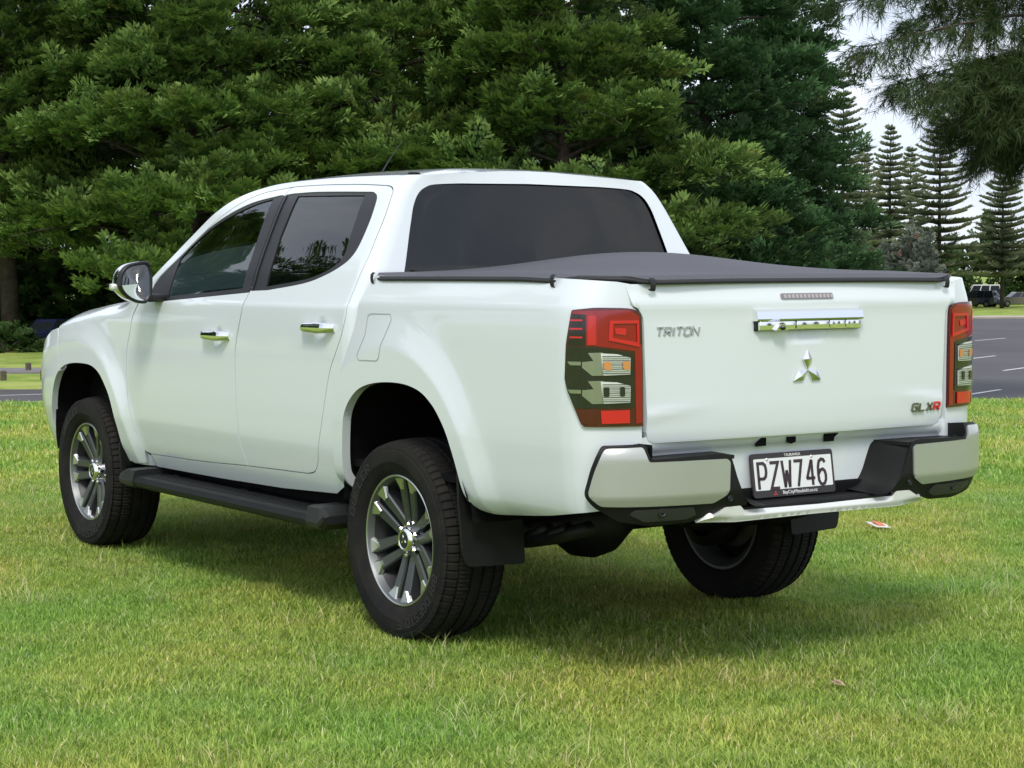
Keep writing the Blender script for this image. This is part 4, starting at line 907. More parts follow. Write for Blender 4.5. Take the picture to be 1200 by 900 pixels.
def frond(seed, n_side=5, length=1., width=.5, leaf=.28, lw=.062, droop=.10, lift=.05):   # one spray: kite-shaped leaflets along side twigs
    g = random.Random(seed); vs, tp = [], []
    def kite(p, d, up, l, w_, t0, t1):
        d = d.normalized(); s = d.cross(up).normalized()*w_; q = p+d*l*.45+up*l*.06
        vs.extend([p, q+s, p+d*l, q-s]); tp.extend([t0, (t0+t1)/2, t1, (t0+t1)/2])
    for k in range(n_side):
        t = (k+.5)/n_side; p = Vector((t*length, 0, lift*math.sin(t*3)-droop*t*t))
        for s in (-1, 1):
            L_ = width*(1-t)**.6*g.uniform(.6, 1.1)+.10; dr = Vector((g.uniform(.7, 1.1), s*g.uniform(.6, 1.0), g.uniform(-.25, .55))).normalized(); n = max(1, int(L_/leaf*1.35+.5))
            for j in range(n):
                u = (j+.4)/n; pp = p+dr*L_*u+Vector((0, 0, g.uniform(-.03, .05)))
                for ss in (-1, 1):
                    dd = (dr+dr.cross(Vector((0, 0, 1)))*ss*g.uniform(.3, .9)+Vector((0, 0, g.uniform(-.2, .55)))); up = Vector((g.uniform(-.5, .5), g.uniform(-.5, .5), 1)).normalized()
                    kite(pp, dd, up, leaf*g.uniform(.7, 1.3), lw*g.uniform(.7, 1.2), .25*t+.25*u, min(1, .3*t+.7*u))
    kite(Vector((length*.85, 0, -droop*.8)), Vector((1, 0, .1)), Vector((0, 0, 1)), leaf*1.5, lw, .6, 1)
    kite(Vector((0, 0, 0)), Vector((1, 0, -droop)), Vector((0, 0, 1)), length*.9, .012, 0, 0)
    return np.array([tuple(v) for v in vs]), np.array(tp), 4
def bake(name, pos, rot, scl, pick, tmpl, m, parent, seed=0):    # joins thousands of sprays into one foliage mesh
    cx, sx, cy, sy, cz_, sz = np.cos(rot[:, 0]), np.sin(rot[:, 0]), np.cos(rot[:, 1]), np.sin(rot[:, 1]), np.cos(rot[:, 2]), np.sin(rot[:, 2])
    M = np.empty((len(pos), 3, 3)); M[:, 0, 0] = cy*cz_; M[:, 0, 1] = sx*sy*cz_-cx*sz; M[:, 0, 2] = cx*sy*cz_+sx*sz; M[:, 1, 0] = cy*sz; M[:, 1, 1] = sx*sy*sz+cx*cz_; M[:, 1, 2] = cx*sy*sz-sx*cz_; M[:, 2, 0] = -sy; M[:, 2, 1] = sx*cy; M[:, 2, 2] = cx*cy
    VV, TT, RR = [], [], []; rr = np.random.default_rng(seed).uniform(0, 1, len(pos)); fs = tmpl[0][2]
    for k, (tv, tt, _) in enumerate(tmpl):
        i = np.where(pick == k)[0]
        VV.append((np.einsum('nij,vj->nvi', M[i]*scl[i, None, None], tv)+pos[i, None, :]).reshape(-1, 3)); TT.append(np.tile(tt, len(i))); RR.append(np.repeat(rr[i], len(tt)))
    V = np.vstack(VV).astype(np.float32); n = len(V); nf = n//fs
    me = bpy.data.meshes.new(name); me.vertices.add(n); me.vertices.foreach_set('co', V.ravel()); me.loops.add(n); me.loops.foreach_set('vertex_index', np.arange(n, dtype=np.int32)); me.polygons.add(nf); me.polygons.foreach_set('loop_start', np.arange(nf, dtype=np.int32)*fs)
    for nm, v in (('tip', TT), ('rnd', RR)): a = me.attributes.new(nm, 'FLOAT', 'POINT'); a.data.foreach_set('value', np.concatenate(v).astype(np.float32))
    me.update(calc_edges=True); o = link(name, me, m, parent); return o
def source(name, meshes):
    c = bpy.data.collections.new(name)
    for k, me in enumerate(meshes): o = bpy.data.objects.new(f'{name}_{k}', me); c.objects.link(o)
    return c
m_cyp = leaf_mat('cypress_leaf', (.026, .078, .018), (.066, .150, .034), (.270, .395, .090), trans=.16)  # pale young tips; base colour darkened further to deepen shade between boughs
m_cypd = leaf_mat('dark_cypress_leaf', (.018, .060, .026), (.040, .110, .040), (.125, .235, .080), trans=.16)
TC = [frond(k) for k in range(5)]
SRC_C, SRC_D = (TC, m_cyp), (TC, m_cypd)
m_bark = mat('bark', (.085, .066, .052), .95, var=.4, vscale=3)
def limb_pts(base, az, ln, rise, droop, n=7): return [(base[0]+math.cos(az)*ln*t, base[1]+math.sin(az)*ln*t, base[2]+rise*ln*t-droop*ln*t*t) for t in np.linspace(0, 1, n)]
def cypress(name, d, lat, ht, spread, seed, src, label, nb=80, cat_='tree', group='conifers behind the truck', z0=.7, size=1.45, bare=.0):
    g = np.random.default_rng(seed); root = empty(name, W(d, lat, float(H(d))-.05)); tag(root, label, cat_, group)
    tr = MB(); lean = g.uniform(-.03, .03, 2)
    tr.tube([(lean[0]*z, lean[1]*z, z) for z in np.linspace(0, ht*.95, 9)], [max(.05, .55*(1-t)**.8) for t in np.linspace(0, 1, 9)], 9)
    pos, dirs, ups, scl = [], [], [], []; hv = np.array((HX[0], HX[1], 0))
    for k in range(nb):
        t = (k+g.uniform(0, 1))/nb; z = z0+(ht-z0)*t**1.05; az = k*2.4+g.uniform(-.6, .6); od = np.array((math.cos(az), math.sin(az), 0)); sd = np.array((-od[1], od[0], 0))
        ln = spread*(1-.72*t**1.7)*g.uniform(.45, 1.22); rise = g.uniform(.05, .45); dr = g.uniform(.05, .38); lp = limb_pts((lean[0]*z, lean[1]*z, z), az, ln, rise, dr)
        tr.tube(lp, [.13*(1-.85*q) for q in np.linspace(0, 1, len(lp))], 5, caps=False); a = np.array(lp)
        far = (od@hv) > .45 or z > 19.5
        for j in range(int(2.2+ln*.48)):
            if far and g.uniform() < .55: continue
            u = .30+.70*g.uniform(0, 1)**.6; i = u*(len(a)-1); i0 = int(min(i, len(a)-2)); c = a[i0]+(a[i0+1]-a[i0])*(i-i0)+sd*g.normal(0, .15*ln)+np.array((0, 0, g.normal(.1, .25)))
            pr = g.choice([.6, .9, 1.2, 1.6, 2.1])*g.uniform(.85, 1.15); m_ = int(4+pr*7); th = g.uniform(0, 2*math.pi, m_); r = np.sqrt(g.uniform(0, 1, m_)); rad = od[None]*np.cos(th)[:, None]+sd[None]*np.sin(th)[:, None]
            q = c+rad*(r*pr)[:, None]*.85; q[:, 2] += (1-r**2)*.45*pr-.25*r*pr*g.uniform(0, 1, m_)+g.normal(0, .12, m_)
            pos.append(q); dirs.append(od*.75+rad*.75+np.array((0, 0, .42))+g.normal(0, .25, (m_, 3))); ups.append(np.array((0, 0, 1.))+rad*.45+g.normal(0, .3, (m_, 3))); scl.append(g.uniform(.45, 1.15, m_)*size)
        if k % 3 == 0 and z < 17:                                  # bare dead twigs
            for j in range(3):
                u = g.uniform(.4, .9); i0 = int(u*(len(a)-1)); e = a[i0]+od*g.uniform(.3, 1.2)+sd*g.normal(0, .8)+np.array((0, 0, g.uniform(-.9, .6))); tr.tube([tuple(a[i0]), tuple((a[i0]+e)/2+g.normal(0, .12, 3)), tuple(e)], [.03, .022, .008], 4, caps=False)
    tr.build('trunk', m_bark, root)
    pos, dirs, ups, scl = np.vstack(pos), np.vstack(dirs), np.vstack(ups), np.concatenate(scl)
    bake('crown', pos, euler_from(dirs, ups), scl, g.integers(0, len(src[0]), len(pos)), src[0], src[1], root, seed)
    return root
def copy_tree(o, loc, rz, label):
    c = o.copy(); COL.objects.link(c); c.location = loc; c.rotation_euler.z = rz; c['label'] = label
    for ch in o.children: k = ch.copy(); COL.objects.link(k); k.parent = c
    return c
BR, DK = 'broad bright green cypress with feathery boughs down to the grass', 'dark green cypress with dense hanging boughs behind the truck bed'
T1 = cypress('cypress_tree', 108, -28, 26, 10, 1, SRC_C, 'broad bright green cypress overhanging the parked dark blue car', nb=92, z0=5.0)
T2 = cypress('cypress_tree', 105, -17.5, 26, 10, 2, SRC_C, 'broad bright green cypress rising beyond the truck cab and mirror', nb=100, z0=2.6)
T3 = cypress('cypress_tree', 110, -7.0, 27, 9, 3, SRC_C, 'bright green cypress with bare dark trunk above the truck roof', nb=82, z0=3.4)
T4 = cypress('cypress_tree', 104, 3.0, 27, 8.5, 4, SRC_C, 'bright green cypress with browned twigs above the rear window', nb=90, z0=2.)
T5 = cypress('cypress_tree', 112, 11.5, 25, 7.5, 5, SRC_D, 'dark green cypress standing beyond the bed cover', nb=84, z0=1.2)
T6 = cypress('cypress_tree', 122, 17.0, 21, 5.6, 6, SRC_D, 'dark green cypress beside the tall tiered pines', nb=74, z0=1.)
for d, lat, rz, src, lab in ((127, -34, 1.3, T2, 'second row cypress showing between the two cypresses by the road'), (128, -23, 2.6, T3, 'second row cypress showing above the truck mirror'), (129, -12, .9, T1, 'second row cypress showing above the front door'), (127, -2, 2.1, T2, 'second row cypress showing above the truck roof'), (129, 8, 4.2, T5, 'second row cypress showing above the bed cover')):
    copy_tree(src, W(d, lat, LOW-.05), rz, lab)
for d, lat, rz, src, lab in ((113, -40, 2.2, T2, 'cypress next beyond the one overhanging the dark blue car'), (112, -51, 3.9, T4, 'cypress farther along the row by the road'), (116, -62, .6, T1, 'cypress closing the far end of the row by the road')):
    copy_tree(src, W(d, lat, LOW-.05), rz, lab)
# lower shrubs that close the foot of the row
m_shr = leaf_mat('shrub_leaf', (.026, .068, .020), (.052, .110, .028), (.090, .155, .040))
SRC_S = ([frond(40+k, 5, .8, .45, .22, .085, .05) for k in range(3)], m_shr)
def shrub(name, d, lat, rx, ht, seed, src, label, group, n=700, size=.8, npick=3):
    g = np.random.default_rng(seed); root = empty(name, W(d, lat, float(H(d))-.05)); tag(root, label, 'shrub', group)
    tr = MB()
    for k in range(6): a = g.uniform(0, 6.28); tr.tube(limb_pts((0, 0, 0), a, ht*.7, 1.0, .2, 5), [.07, .06, .05, .03, .015], 5)
    tr.build('stem', m_bark, root)
    v = g.normal(0, 1, (n, 3)); v[:, 2] = np.abs(v[:, 2]); v /= np.linalg.norm(v, axis=1)[:, None]; rr = g.uniform(.55, 1, n)**.6*(1+.22*np.sin(v[:, 0]*5+seed)*np.cos(v[:, 1]*4))
    p = v*rr[:, None]*np.array((rx, rx, ht)); bake('crown', p, euler_from(v+g.normal(0, .45, (n, 3)), np.array((0, 0, 1.))+g.normal(0, .4, (n, 3))), g.uniform(.6, 1.2, n)*size, g.integers(0, npick, n), src[0], src[1], root, seed); return root
for k, (d, lat, rx, ht) in enumerate([(112, -32, 3.6, 4.6), (113, -26.5, 3.4, 4.4), (111.5, -21, 3.4, 4.6), (122, -34, 4.5, 4.6), (124, -20, 4.8, 6), (123, -12, 4.5, 5.5), (122, -3, 4.6, 6.), (123, 6, 4.6, 5.6), (122, 14, 4.2, 5.4)]):
    shrub('shrub', d, lat, rx, ht, 60+k, SRC_S, 'dark leafy shrub in the cypress row '+('by the road end', 'behind the dark blue car', 'between the dark blue car and the truck mirror', 'in the shade behind the other shrubs', 'seen past the truck mirror', 'hidden behind the truck cab', 'behind the rear window', 'behind the bed cover', 'next to the tiered pines')[k].replace('left of', 'near'), 'shrubs under the cypress row', n=520, size=1.25)
for k, (d, lat, rx, ht) in enumerate([(100, -26.2, 1.5, 1.3), (100.5, -23.3, 1.2, .6)]):
    shrub('shrub', d, lat, rx, ht, 80+k, SRC_S, ('low round bush in front of the dark blue car', 'smaller low bush beside the dark blue car')[k], 'low bushes by the blue car', n=260, size=.55)
# ---- tiered pines
m_nor = leaf_mat('norfolk_leaf', (.125, .155, .090), (.145, .180, .105), (.27, .30, .175), trans=.3)  # distance haze put into the foliage colour, hence so pale
def norfolk(d, lat, ht, seed, label, wide=.24):
    g = random.Random(seed); root = empty('norfolk_pine', W(d, lat, LOW-.05)); tag(root, label, 'pine tree', 'tiered pines beyond the car park')
    tr = MB(); tr.tube([(0, 0, z) for z in np.linspace(0, ht, 8)], [.34*(1-.93*t)*ht/22 for t in np.linspace(0, 1, 8)], 8); tr.build('trunk', m_bark, root)
    vs, fs, tp = [], [], []
    z = 3.4; k = 0
    while z < ht-.3:
        t = z/ht; ln = ht*wide*(1-t)**.75*(1 if t > .12 else .8)+.25; nb = 6 if t < .8 else 5; a0 = g.uniform(0, 6.28)
        for b in range(nb):
            a = a0+b*2*math.pi/nb+g.uniform(-.15, .15); l = ln*g.uniform(.68, 1.15); ca, sa = math.cos(a), math.sin(a); rise = g.uniform(.02, .22)+.25*t; ns = max(4, int(l*4.2)); zz = z+g.uniform(-.12, .12)
            for j in range(ns):
                u = (j+.6)/ns; px = l*u; pz = zz+rise*l*u*u-.05*l*u
                for s in (-1, 1):
                    w_ = (.50+.15*l)*(1-.5*u)*g.uniform(.7, 1.15); up = g.uniform(.25, .7)*w_; f = g.uniform(.35, .9)*w_; q = len(vs); th = .055+.02*l
                    base = [(px-.10, 0, pz), (px+.12, 0, pz+.02), (px+f+.05, s*w_*.75, pz+up*.55+.06), (px+f, s*w_, pz+up), (px+f*.4-.06, s*w_*.6, pz+up*.6)]
                    for x, y, h in base: vs.append((ca*x-sa*y, sa*x+ca*y, h))
                    fs.append((q, q+1, q+2, q+3, q+4)); tp.extend([.1, .1, .7, 1, .5])
                q = len(vs)
                for x, y, h in ((px-.12, 0, pz-.05), (px+.2, 0, pz-.02), (px+.22, 0, pz+.16+.42*(1.15-u)*g.uniform(.6, 1.2)), (px-.02, 0, pz+.30*g.uniform(.6, 1.2))): vs.append((ca*x-sa*y, sa*x+ca*y, h))
                fs.append((q, q+1, q+2, q+3)); tp.extend([0, .2, .8, .4])
        z += (ht*.034+.18)*(1.15-.45*t); k += 1
    me = bpy.data.meshes.new('crown'); me.from_pydata(vs, [], fs); at = me.attributes.new('tip', 'FLOAT', 'POINT'); at.data.foreach_set('value', tp); me.update(); link('crown', me, m_nor, root); return root
for d, px, top, sd_, wd, lab in ((195, 987, 98, 1, .25, 'tall tiered pine whose top shows above the dark cypress'), (205, 1042, 150, 2, .25, 'tiered pine standing between two taller tiered pines'), (198, 1100, 128, 3, .27, 'tall broad tiered pine behind the grey leafed tree'), (200, 1174, 183, 4, .29, 'neat symmetrical tiered pine standing by the parked cars'), (226, 1066, 172, 5, .23, 'slim tiered pine half hidden behind other tiered pines'), (215, 1012, 175, 6, .26, 'short tiered pine with its foot hidden behind the truck')):
    norfolk(d, (px-600)/2261*d, 1.37+(317-top)/2261*d-LOW, sd_, lab, wd)
m_poh = leaf_mat('grey_leaf', (.12, .15, .115), (.17, .20, .15), (.28, .31, .24))
SRC_P = ([frond(50+k, 5, .8, .45, .2, .09, .05) for k in range(3)], m_poh)
shrub('leafy_tree', 150, 31.0, 3.0, 6.6, 91, SRC_P, 'rounded grey green leafy tree beside the tiered pines', None, n=900, size=.85); 
for k, (d, lat, rx, ht) in enumerate([(222, 38, 5, 8), (224, 46.5, 5, 7.0), (226, 56, 5.5, 8), (222, 64, 5, 9), (190, 56.5, 3.2, 8)]):
    shrub('background_tree', d, lat, rx, ht, 100+k, SRC_S, 'dark rounded tree beyond the car park '+('nearest the cypress row', 'behind the black car', 'behind the light blue off-roader', 'behind the brown grey wagon', 'in front of the parked off-roaders')[k], 'dark trees beyond the car park', n=420, size=1.7)
# ---- needle tree overhanging from the right
m_nee = leaf_mat('needle_leaf', (.024, .052, .018), (.042, .078, .022), (.070, .108, .030), trans=.15)
def needles(seed):
    g = random.Random(seed); vs, tp = [], []
    for k in range(30):
        t = g.uniform(0, 1); p = Vector((t*.6, 0, -.06*t)); d = Vector((g.uniform(.2, 1.), g.uniform(-.75, .75), g.uniform(-.85, .35))).normalized(); l = g.uniform(.22, .48); s = d.cross(Vector((g.uniform(-1, 1), g.uniform(-1, 1), 1))).normalized()*.010
        vs.extend([p-s, p+s, p+d*l+Vector((0, 0, -.10*l))]); tp.extend([.1, .1, .9])
    vs.extend([Vector((-.1, -.012, 0)), Vector((-.1, .012, 0)), Vector((.6, 0, -.06))]); tp.extend([0, 0, 0])
    return np.array([tuple(v) for v in vs]), np.array(tp), 3
TN = [needles(k) for k in range(4)]
def needle_tree(d, lat, limbs, label, ht):
    g = np.random.default_rng(5); root = empty('needle_tree', W(d, lat, float(H(d))-.05)); tag(root, label, 'tree'); o = np.array(W(d, lat, float(H(d))-.05)); tr = MB()
    tr.tube([(0, 0, z) for z in np.linspace(0, ht, 8)], [.34*(1-.9*t) for t in np.linspace(0, 1, 8)], 9)
    pos, dirs, ups = [], [], []
    for (z0, d1, l1, z1, dens, wid) in limbs:
        e = np.array(W(d1, l1, z1))-o; s = np.array((0, 0, z0)); lp = [s+(e-s)*t+np.array((0, 0, 1.0*math.sin(math.pi*t)*.6)) for t in np.linspace(0, 1, 8)]; tr.tube([tuple(q) for q in lp], [.09*(1-.88*t) for t in np.linspace(0, 1, 8)], 6, caps=False)
        od = (e-s)/np.linalg.norm(e-s); sd = np.cross(od, (0, 0, 1)); n = int(np.linalg.norm(e-s)*dens*1.35)
        for j in range(n):
            u = g.uniform(.12, 1)**.8; i = u*7; i0 = int(min(i, 6)); c = lp[i0]+(lp[i0+1]-lp[i0])*(i-i0); tl = g.uniform(.3, wid)*(1.15-.5*u); tw = sd*g.normal(0, .7)+od*g.uniform(.1, .7)+np.array((0, 0, g.uniform(-.75, .35))); tw /= np.linalg.norm(tw)
            q = [c+tw*tl*v+np.array((0, 0, -.25*tl*v*v)) for v in np.linspace(0, 1, 5)]
            if tl > .8: tr.tube([tuple(x) for x in q], [.015, .012, .009, .007, .004], 4, caps=False)
            for v in np.arange(.25, 1.01, .16/tl):
                pos.append(c+tw*tl*v+np.array((0, 0, -.25*tl*v*v))+g.normal(0, .06, 3)); dirs.append(tw+np.array((0, 0, -.45*v))+g.normal(0, .35, 3)); ups.append(np.array((0, 0, 1.))+g.normal(0, .3, 3))
    tr.build('trunk', m_bark, root); bake('crown', np.array(pos), euler_from(np.array(dirs), np.array(ups)), g.uniform(.7, 1.25, len(pos)), g.integers(0, 4, len(pos)), TN, m_nee, root)
def L6(px, py, d): return (d, (px-600)/2261*d, 1.37+(317-py)/2261*d)
def limb(z0, px, py, d, dens, wid): a = L6(px, py, d); return (z0, a[0], a[1], a[2], dens, wid)
needle_tree(58, 20.5, [limb(11.5, 1010, 60, 56, 8, 1.0), limb(10.5, 1040, 105, 57, 8, 1.0), limb(9.5, 1085, 110, 55, 16, 1.4), limb(8.5, 1110, 150, 58, 18, 1.5), limb(9.0, 1140, 95, 56, 18, 1.5), limb(8.0, 1150, 175, 57, 18, 1.4), limb(12, 1060, 30, 60, 7, 1.1), limb(13, 1090, -20, 57, 9, 1.2), limb(7.5, 1185, 185, 58, 14, 1.2), limb(13.5, 1005, -15, 59, 6, 1.0), limb(14, 1180, -30, 56, 9, 1.2), limb(10, 1180, 70, 57, 18, 1.3), limb(9.0, 1165, 130, 55.5, 20, 1.4), limb(12, 970, 10, 58, 5, .9)], 'fine needled tree hanging dark branches over the car park', 15)
# ---- far parked cars
def far_car(d, lat, rz, paint_m, label, roof_h=1.72, ln=4.4, van=False):
    root = empty('parked_car', W(d, lat, float(H(d))+(.012 if d < 158 else 0)), rz); tag(root, label, 'car', 'cars parked under the far trees'); hw = .88
    prof = [(-ln/2, .45), (-ln/2+.03, .95), (-ln/2+.12, 1.02), (ln/2-1.15, 1.02), (ln/2-.15, .88), (ln/2, .7), (ln/2, .42), (ln/2-.4, .30), (-ln/2+.3, .30)]
    g = MB(); g.prism(rnd(prof, .08, 3), -hw, hw, Matrix(((1, 0, 0, 0), (0, 0, 1, 0), (0, 1, 0, 0), (0, 0, 0, 1)))); b = g.build('body', paint_m, root)
    x0, x1, x2, x3 = (-ln/2+.05, -ln/2+.25, ln/2-1.9, ln/2-1.2); k = .80
    g = MB(); lo_ = [(x0, -hw*.97), (x3, -hw*.97), (x3, hw*.97), (x0, hw*.97)]; hi_ = [(x1, -hw*k), (x2, -hw*k), (x2, hw*k), (x1, hw*k)]
    g.add([(x, y, 1.0) for x, y in lo_]+[(x, y, roof_h) for x, y in hi_], [(4, 5, 6, 7), (0, 1, 5, 4), (1, 2, 6, 5), (2, 3, 7, 6), (3, 0, 4, 7)]); c = g.build('cabin', paint_m, root)
    dg = mat('far_car_glass', (.02, .025, .03), .08)
    def quad(a, b_, cc_, e, nm):
        P = [np.array(q, float) for q in (a, b_, cc_, e)]; ctr = sum(P)/4; n = np.cross(P[1]-P[0], P[2]-P[0]); n /= np.linalg.norm(n); n = n if n@(ctr-np.array((0, 0, 1.3))) > 0 else -n
        P = [ctr+(q-ctr)*np.array((.9, .9, .82))+n*.012 for q in P]; g = MB(); g.add([tuple(q) for q in P]+[tuple(q-n*.02) for q in P], [(0, 1, 2, 3), (0, 1, 5, 4), (1, 2, 6, 5), (2, 3, 7, 6), (3, 0, 4, 7)]); g.build(nm, dg, c)
    for s in (-1, 1):
        for f0, f1 in ((.0, .36), (.36, .68), (.68, 1.)):
            la_, lb, ta, tb = x0+(x3-x0)*f0, x0+(x3-x0)*f1, x1+(x2-x1)*f0, x1+(x2-x1)*f1; quad((la_, s*hw*.97, 1), (lb, s*hw*.97, 1), (tb, s*hw*k, roof_h), (ta, s*hw*k, roof_h), 'side_window')
    quad((x3, -hw*.97, 1), (x3, hw*.97, 1), (x2, hw*k, roof_h), (x2, -hw*k, roof_h), 'windscreen'); quad((x0, -hw*.97, 1), (x0, hw*.97, 1), (x1, hw*k, roof_h), (x1, -hw*k, roof_h), 'rear_window')
    for x in (-ln/2+.85, ln/2-.85):
        for s in (-1, 1):
            g = MB(); g.lathe([(0, -.1), (.24, -.1), (.34, -.08), (.35, 0), (.34, .08), (.24, .1), (.22, .08), (0, .08)], 24, Matrix.Translation((x, s*(hw-.08), .35))); wv = g.build('wheel', m_rubber, root)
            g = MB(); g.lathe([(.21, .085), (.05, .10), (0, .10)], 18, Matrix.Translation((x, s*(hw-.08), .35)) @ Matrix.Rotation(0 if s > 0 else math.pi, 4, 'Z')); g.build('rim', m_disc, wv)
    for s in (-1, 1):
        g = MB(); g.box(ln/2-.12, ln/2-.01, s*.66-.16, s*.66+.16, .72, .84, bev=.02); g.build('headlight', m_refl, root)
        g = MB(); g.box(-ln/2-.005, -ln/2+.06, s*.76-.08, s*.76+.08, .75, .95, bev=.02); g.build('tail_lamp', m_red, root)
    return root
cp_ = lambda n, c: mat(n, c, .3, .2, coat=.8)
vd = YAW
far_car(207, (1143-600)/2261*207, vd+R(62), cp_('navy_paint', (.035, .045, .10)), 'dark blue off-roader parked on the grass beyond the car park', 1.78, 4.4)
far_car(209, (1160-600)/2261*209, vd+R(35)+math.pi, cp_('steel_blue_paint', (.20, .30, .40)), 'light blue off-roader parked beside the dark blue one', 1.75, 4.2)
far_car(216, (1146-600)/2261*216, vd+R(85), cp_('van_white', (.75, .75, .75)), 'white van parked behind the two off-roaders', 2.35, 5.0)
far_car(206, (1122-600)/2261*206, vd+R(70), cp_('black_paint', (.02, .02, .022)), 'black car parked in the tree shade near the truck tail light', 1.6, 4.4)
far_car(208, (1192-600)/2261*208, vd+R(95), cp_('bronze_paint', (.16, .14, .12)), 'brown grey wagon parked near the symmetrical tiered pine', 1.6, 4.5)
far_car(103, -24.6, vd+R(150), cp_('deep_blue_paint', (.025, .03, .10)), 'dark blue car parked under the cypress by the truck bonnet', 1.6, 4.4)['group'] = 'cars parked under the near cypress'
# ---- trees on the other side of the field (mirrored in the glass)
for k, (x, y, rz, src, s, lab) in enumerate([(46, 9, .4, T2, .71, 'cypress across the field mirrored low in the front door window'), (58, 20, 2, T4, 1.02, 'cypress across the field mirrored in the rear door window'), (50, 15, 3, T5, .79, 'small dark cypress across the field mirrored in the side windows'), (66, 11, 1, T1, .86, 'large cypress across the field mirrored in the front door glass'), (44, 24, 4, T5, .88, 'dark cypress at the end of the mirrored row'), (-52, -52, 1, T2, .45, 'small cypress behind the photographer mirrored in the rear window'), (-70, -46, 2, T5, .5, 'dark cypress behind the photographer mirrored in the rear window'), (-40, -66, 3, T4, .5, 'bright cypress behind the photographer mirrored in the rear window')]):
    t_ = copy_tree(src, (x, y, -.1), rz, lab); t_.scale = (s, s, s)

# ================================================================== GRASS
def blade_mat():
    m = bpy.data.materials.new('grass_blade'); m.use_nodes = True; t = m.node_tree; b = t.nodes['Principled BSDF']; out = t.nodes['Material Output']; l = t.links.new
    at = N(t, 'ShaderNodeAttribute', attribute_name='col'); ge = N(t, 'ShaderNodeNewGeometry'); nz = N(t, 'ShaderNodeTexNoise'); nz.inputs['Scale'].default_value = .9; nz.inputs['Detail'].default_value = 4
    rp = N(t, 'ShaderNodeValToRGB'); rp.color_ramp.elements[0].position = .36; rp.color_ramp.elements[1].position = .64; rp.color_ramp.elements[0].color = (.75, .95, .8, 1); rp.color_ramp.elements[1].color = (1.25, 1.08, 1.05, 1)
    x = N(t, 'ShaderNodeMix', data_type='RGBA', blend_type='MULTIPLY'); x.inputs[0].default_value = 1; l(ge.outputs['Position'], nz.inputs['Vector']); l(nz.outputs[0], rp.inputs[0]); l(at.outputs['Color'], x.inputs['A']); l(rp.outputs[0], x.inputs['B']); l(x.outputs['Result'], b.inputs['Base Color'])
    b.inputs['Roughness'].default_value = .55; b.inputs['Specular IOR Level'].default_value = .3
    tr = N(t, 'ShaderNodeBsdfTranslucent'); ms = N(t, 'ShaderNodeMixShader'); ms.inputs[0].default_value = .42; l(x.outputs['Result'], tr.inputs[0]); l(b.outputs[0], ms.inputs[1]); l(tr.outputs[0], ms.inputs[2]); l(ms.outputs[0], out.inputs[0]); return m
m_blade = blade_mat()
def patch(name, n, size, hmin, hmax, wd, straw, seed, lean=.6, round_=True):
    g = np.random.default_rng(seed); 
    if round_: a = g.uniform(0, 2*np.pi, n); r = size*np.sqrt(g.uniform(0, 1, n)); x, y = r*np.cos(a), r*np.sin(a)
    else: x, y = g.normal(0, size, n), g.normal(0, size, n)
    h = g.uniform(hmin, hmax, n)*(1-.3*g.uniform(0, 1, n)); az = g.uniform(0, 2*np.pi, n); ln = h*g.uniform(.15, lean, n); w_ = wd*g.uniform(.6, 1.3, n); dx, dy = np.cos(az), np.sin(az); sx, sy = -dy*w_/2, dx*w_/2
    V = np.zeros((n, 5, 3)); V[:, 0] = np.stack([x-sx, y-sy, np.full(n, -.004)], 1); V[:, 1] = np.stack([x+sx, y+sy, np.full(n, -.004)], 1)
    mx_, my_ = x+dx*ln*.35, y+dy*ln*.35; V[:, 2] = np.stack([mx_+sx*.8, my_+sy*.8, h*.6], 1); V[:, 3] = np.stack([mx_-sx*.8, my_-sy*.8, h*.6], 1); V[:, 4] = np.stack([x+dx*ln, y+dy*ln, h], 1)
    b = np.arange(n)*5; F = [(i, i+1, i+2, i+3) for i in b]+[(i+3, i+2, i+4) for i in b]
    me = bpy.data.meshes.new(name); me.from_pydata(V.reshape(-1, 3).tolist(), [], F)
    k = g.uniform(0, 1, n); c = np.zeros((n, 4)); c[:, 3] = 1; q = g.uniform(0, 1, n)[:, None]
    green = np.array((.15, .27, .040))*(1-q)+np.array((.56, .66, .165))*q; st = np.array((.70, .64, .37))*(.7+.5*q); c[:, :3] = np.where((k < straw)[:, None], st, green)
    at = me.attributes.new('col', 'FLOAT_COLOR', 'POINT'); at.data.foreach_set('color', np.repeat(c, 5, 0).astype(np.float32).ravel()); me.materials.append(m_blade); return me
SRC_G = source('grass_patch', [patch(f'grass_patch_{k}', 1700, .24, .012, .036, .0042, (.04, .07, .11, .03)[k], k, 1.4) for k in range(4)])
SRC_F = source('grass_far', [patch(f'grass_far_{k}', 560, .42, .018, .048, .010, (.06, .10, .08)[k], 10+k, 1.1) for k in range(3)])
SRC_T = source('grass_tuft', [patch(f'grass_tuft_{k}', 54, .055, .035, .105, .0034, (.10, .45, .25, .6)[k], 20+k, 2.0, False) for k in range(4)])
SRC_K = source('grass_stalk', [patch(f'grass_stalk_{k}', (9, 7, 10)[k], .06, (.10, .03, .05)[k], (.18, .06, .12)[k], .0028, .85, 30+k, (.9, 4.5, 2.5)[k], False) for k in range(3)])
def gz(P, D, L): return H(D)+.012*np.sin(P[:, 0]*1.7+.6*np.sin(P[:, 1]*2.1))*np.sin(P[:, 1]*1.3+1)+.008
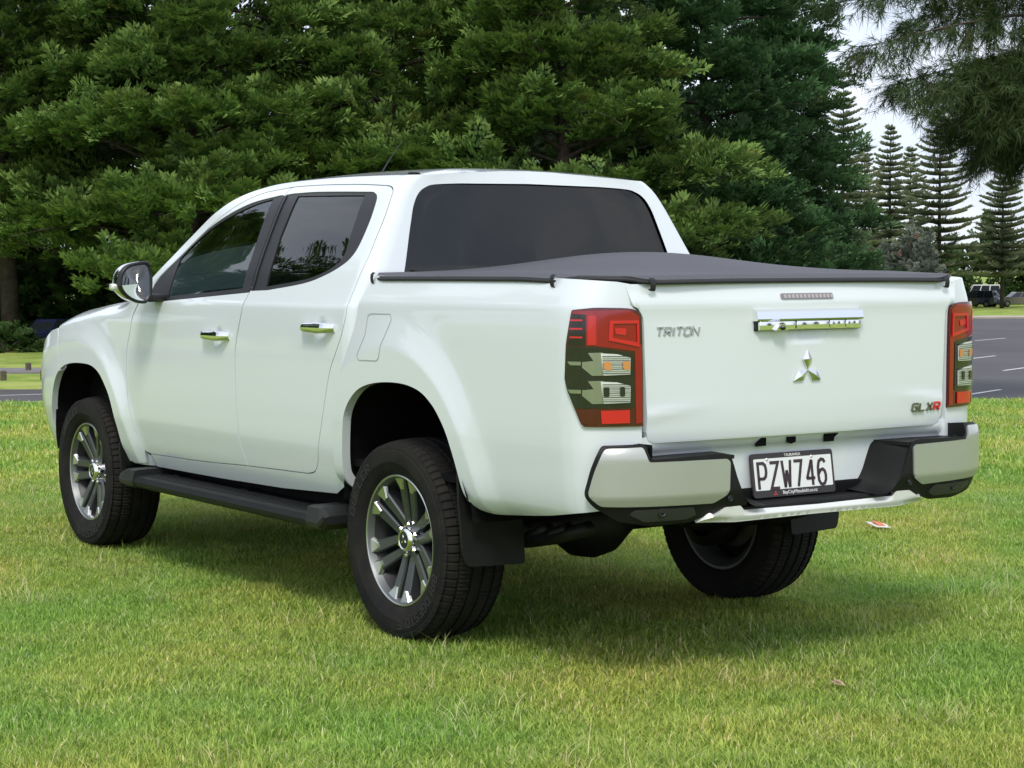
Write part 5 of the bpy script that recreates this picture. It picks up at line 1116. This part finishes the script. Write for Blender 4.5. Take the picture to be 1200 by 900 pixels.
def lay(name, label, d0, d1, step, src, npick, smin, smax, seed, keep=1., cluster=False):
    g = np.random.default_rng(seed); ds = np.arange(d0, d1, step); pts = []
    for d in ds:
        hw = .30*d+1.2; l = np.arange(-hw, hw, step); pts.append(np.stack([np.full(len(l), d), l], 1))
    q = np.vstack(pts)+g.uniform(-.5, .5, (sum(len(p) for p in pts), 2))*step
    if keep < 1:
        k = g.uniform(0, 1, len(q))
        if cluster: k = k/(.25+1.6*np.clip(np.sin(q[:, 0]*1.9+2*np.sin(q[:, 1]*1.1))*np.sin(q[:, 1]*2.3+1.5*np.sin(q[:, 0]*.8))+.25, 0, 1))
        q = q[k < keep]
    P = CAM[None, :2]+q[:, :1]*HX+q[:, 1:]*RX; z = gz(P, q[:, 0], q[:, 1])
    # no blades inside the tyres' contact patches
    ok = np.ones(len(P), bool)
    for x, y in ((0, .7575), (0, -.7575), (3, .76), (3, -.76)): ok &= ~((np.abs(P[:, 0]-x) < .11) & (np.abs(P[:, 1]-y) < .13))
    P, z = P[ok], z[ok]; n = len(P); rot = np.stack([g.uniform(-.05, .05, n), g.uniform(-.05, .05, n), g.uniform(0, 6.28, n)], 1)
    o = scatter(name, np.column_stack([P, z]), rot, g.uniform(smin, smax, n), g.integers(0, npick, n), src); tag(o, label, 'grass', kind='stuff'); return o
lay('grass', 'short bright green grass under and around the truck', 3.4, 12.5, .23, SRC_G, 4, .8, 1.25, 1)
lay('grass', 'short grass of the field running back to the edge of the rise', 12.3, 27, .40, SRC_F, 3, .8, 1.3, 2)
lay('grass_tufts', 'longer pale and green grass tufts dotted through the short grass', 3.4, 20, .20, SRC_T, 4, .5, 1.05, 3, .26, True)
lay('dry_stalks', 'thin straw coloured stalks standing in the grass', 3.4, 16, .25, SRC_K, 3, .6, 1.1, 4, .16, True)
# ---- litter
def scrap(name, x, y, pts, mats, label, cat_):
    g = MB(); z0 = float(gz(np.array([[x, y]]), np.array([7.]), None)[0])+.03; P = [(x+a, y+b, z0+c) for a, b, c in pts]; n = len(P)
    g.add(P+[(p[0], p[1], p[2]-.003) for p in P], [list(range(n)), list(range(n, 2*n))[::-1]]+[(i, (i+1) % n, n+(i+1) % n, n+i) for i in range(n)]); o = g.build(name, mats[0]); tag(o, label, cat_)
    g = MB(); Q = [(x+a*.55, y+b*.55, z0+c+.006) for a, b, c in pts]; g.add(Q+[(p[0], p[1], p[2]-.002) for p in Q], [list(range(n)), list(range(n, 2*n))[::-1]]+[(i, (i+1) % n, n+(i+1) % n, n+i) for i in range(n)]); g.build('printed_patch', mats[1], o)
scrap('litter_wrapper', 1.13, -2.69, [(-.05, -.04, 0), (.02, -.055, .015), (.06, .0, .012), (.04, .06, .03), (-.03, .05, .01)], (mat('wrapper_white', (.65, .62, .58), .5), mat('wrapper_orange', (.60, .16, .07), .5)), 'crumpled orange and white wrapper lying on the grass', 'litter')
scrap('dead_leaf', -1.52, .13, [(-.03, -.012, 0), (.0, -.022, .008), (.035, .0, .004), (.0, .02, .010)], (mat('leaf_tan', (.45, .33, .22), .8), mat('leaf_rib', (.36, .25, .16), .8)), 'pale tan dead leaf lying on the near grass', 'leaf')
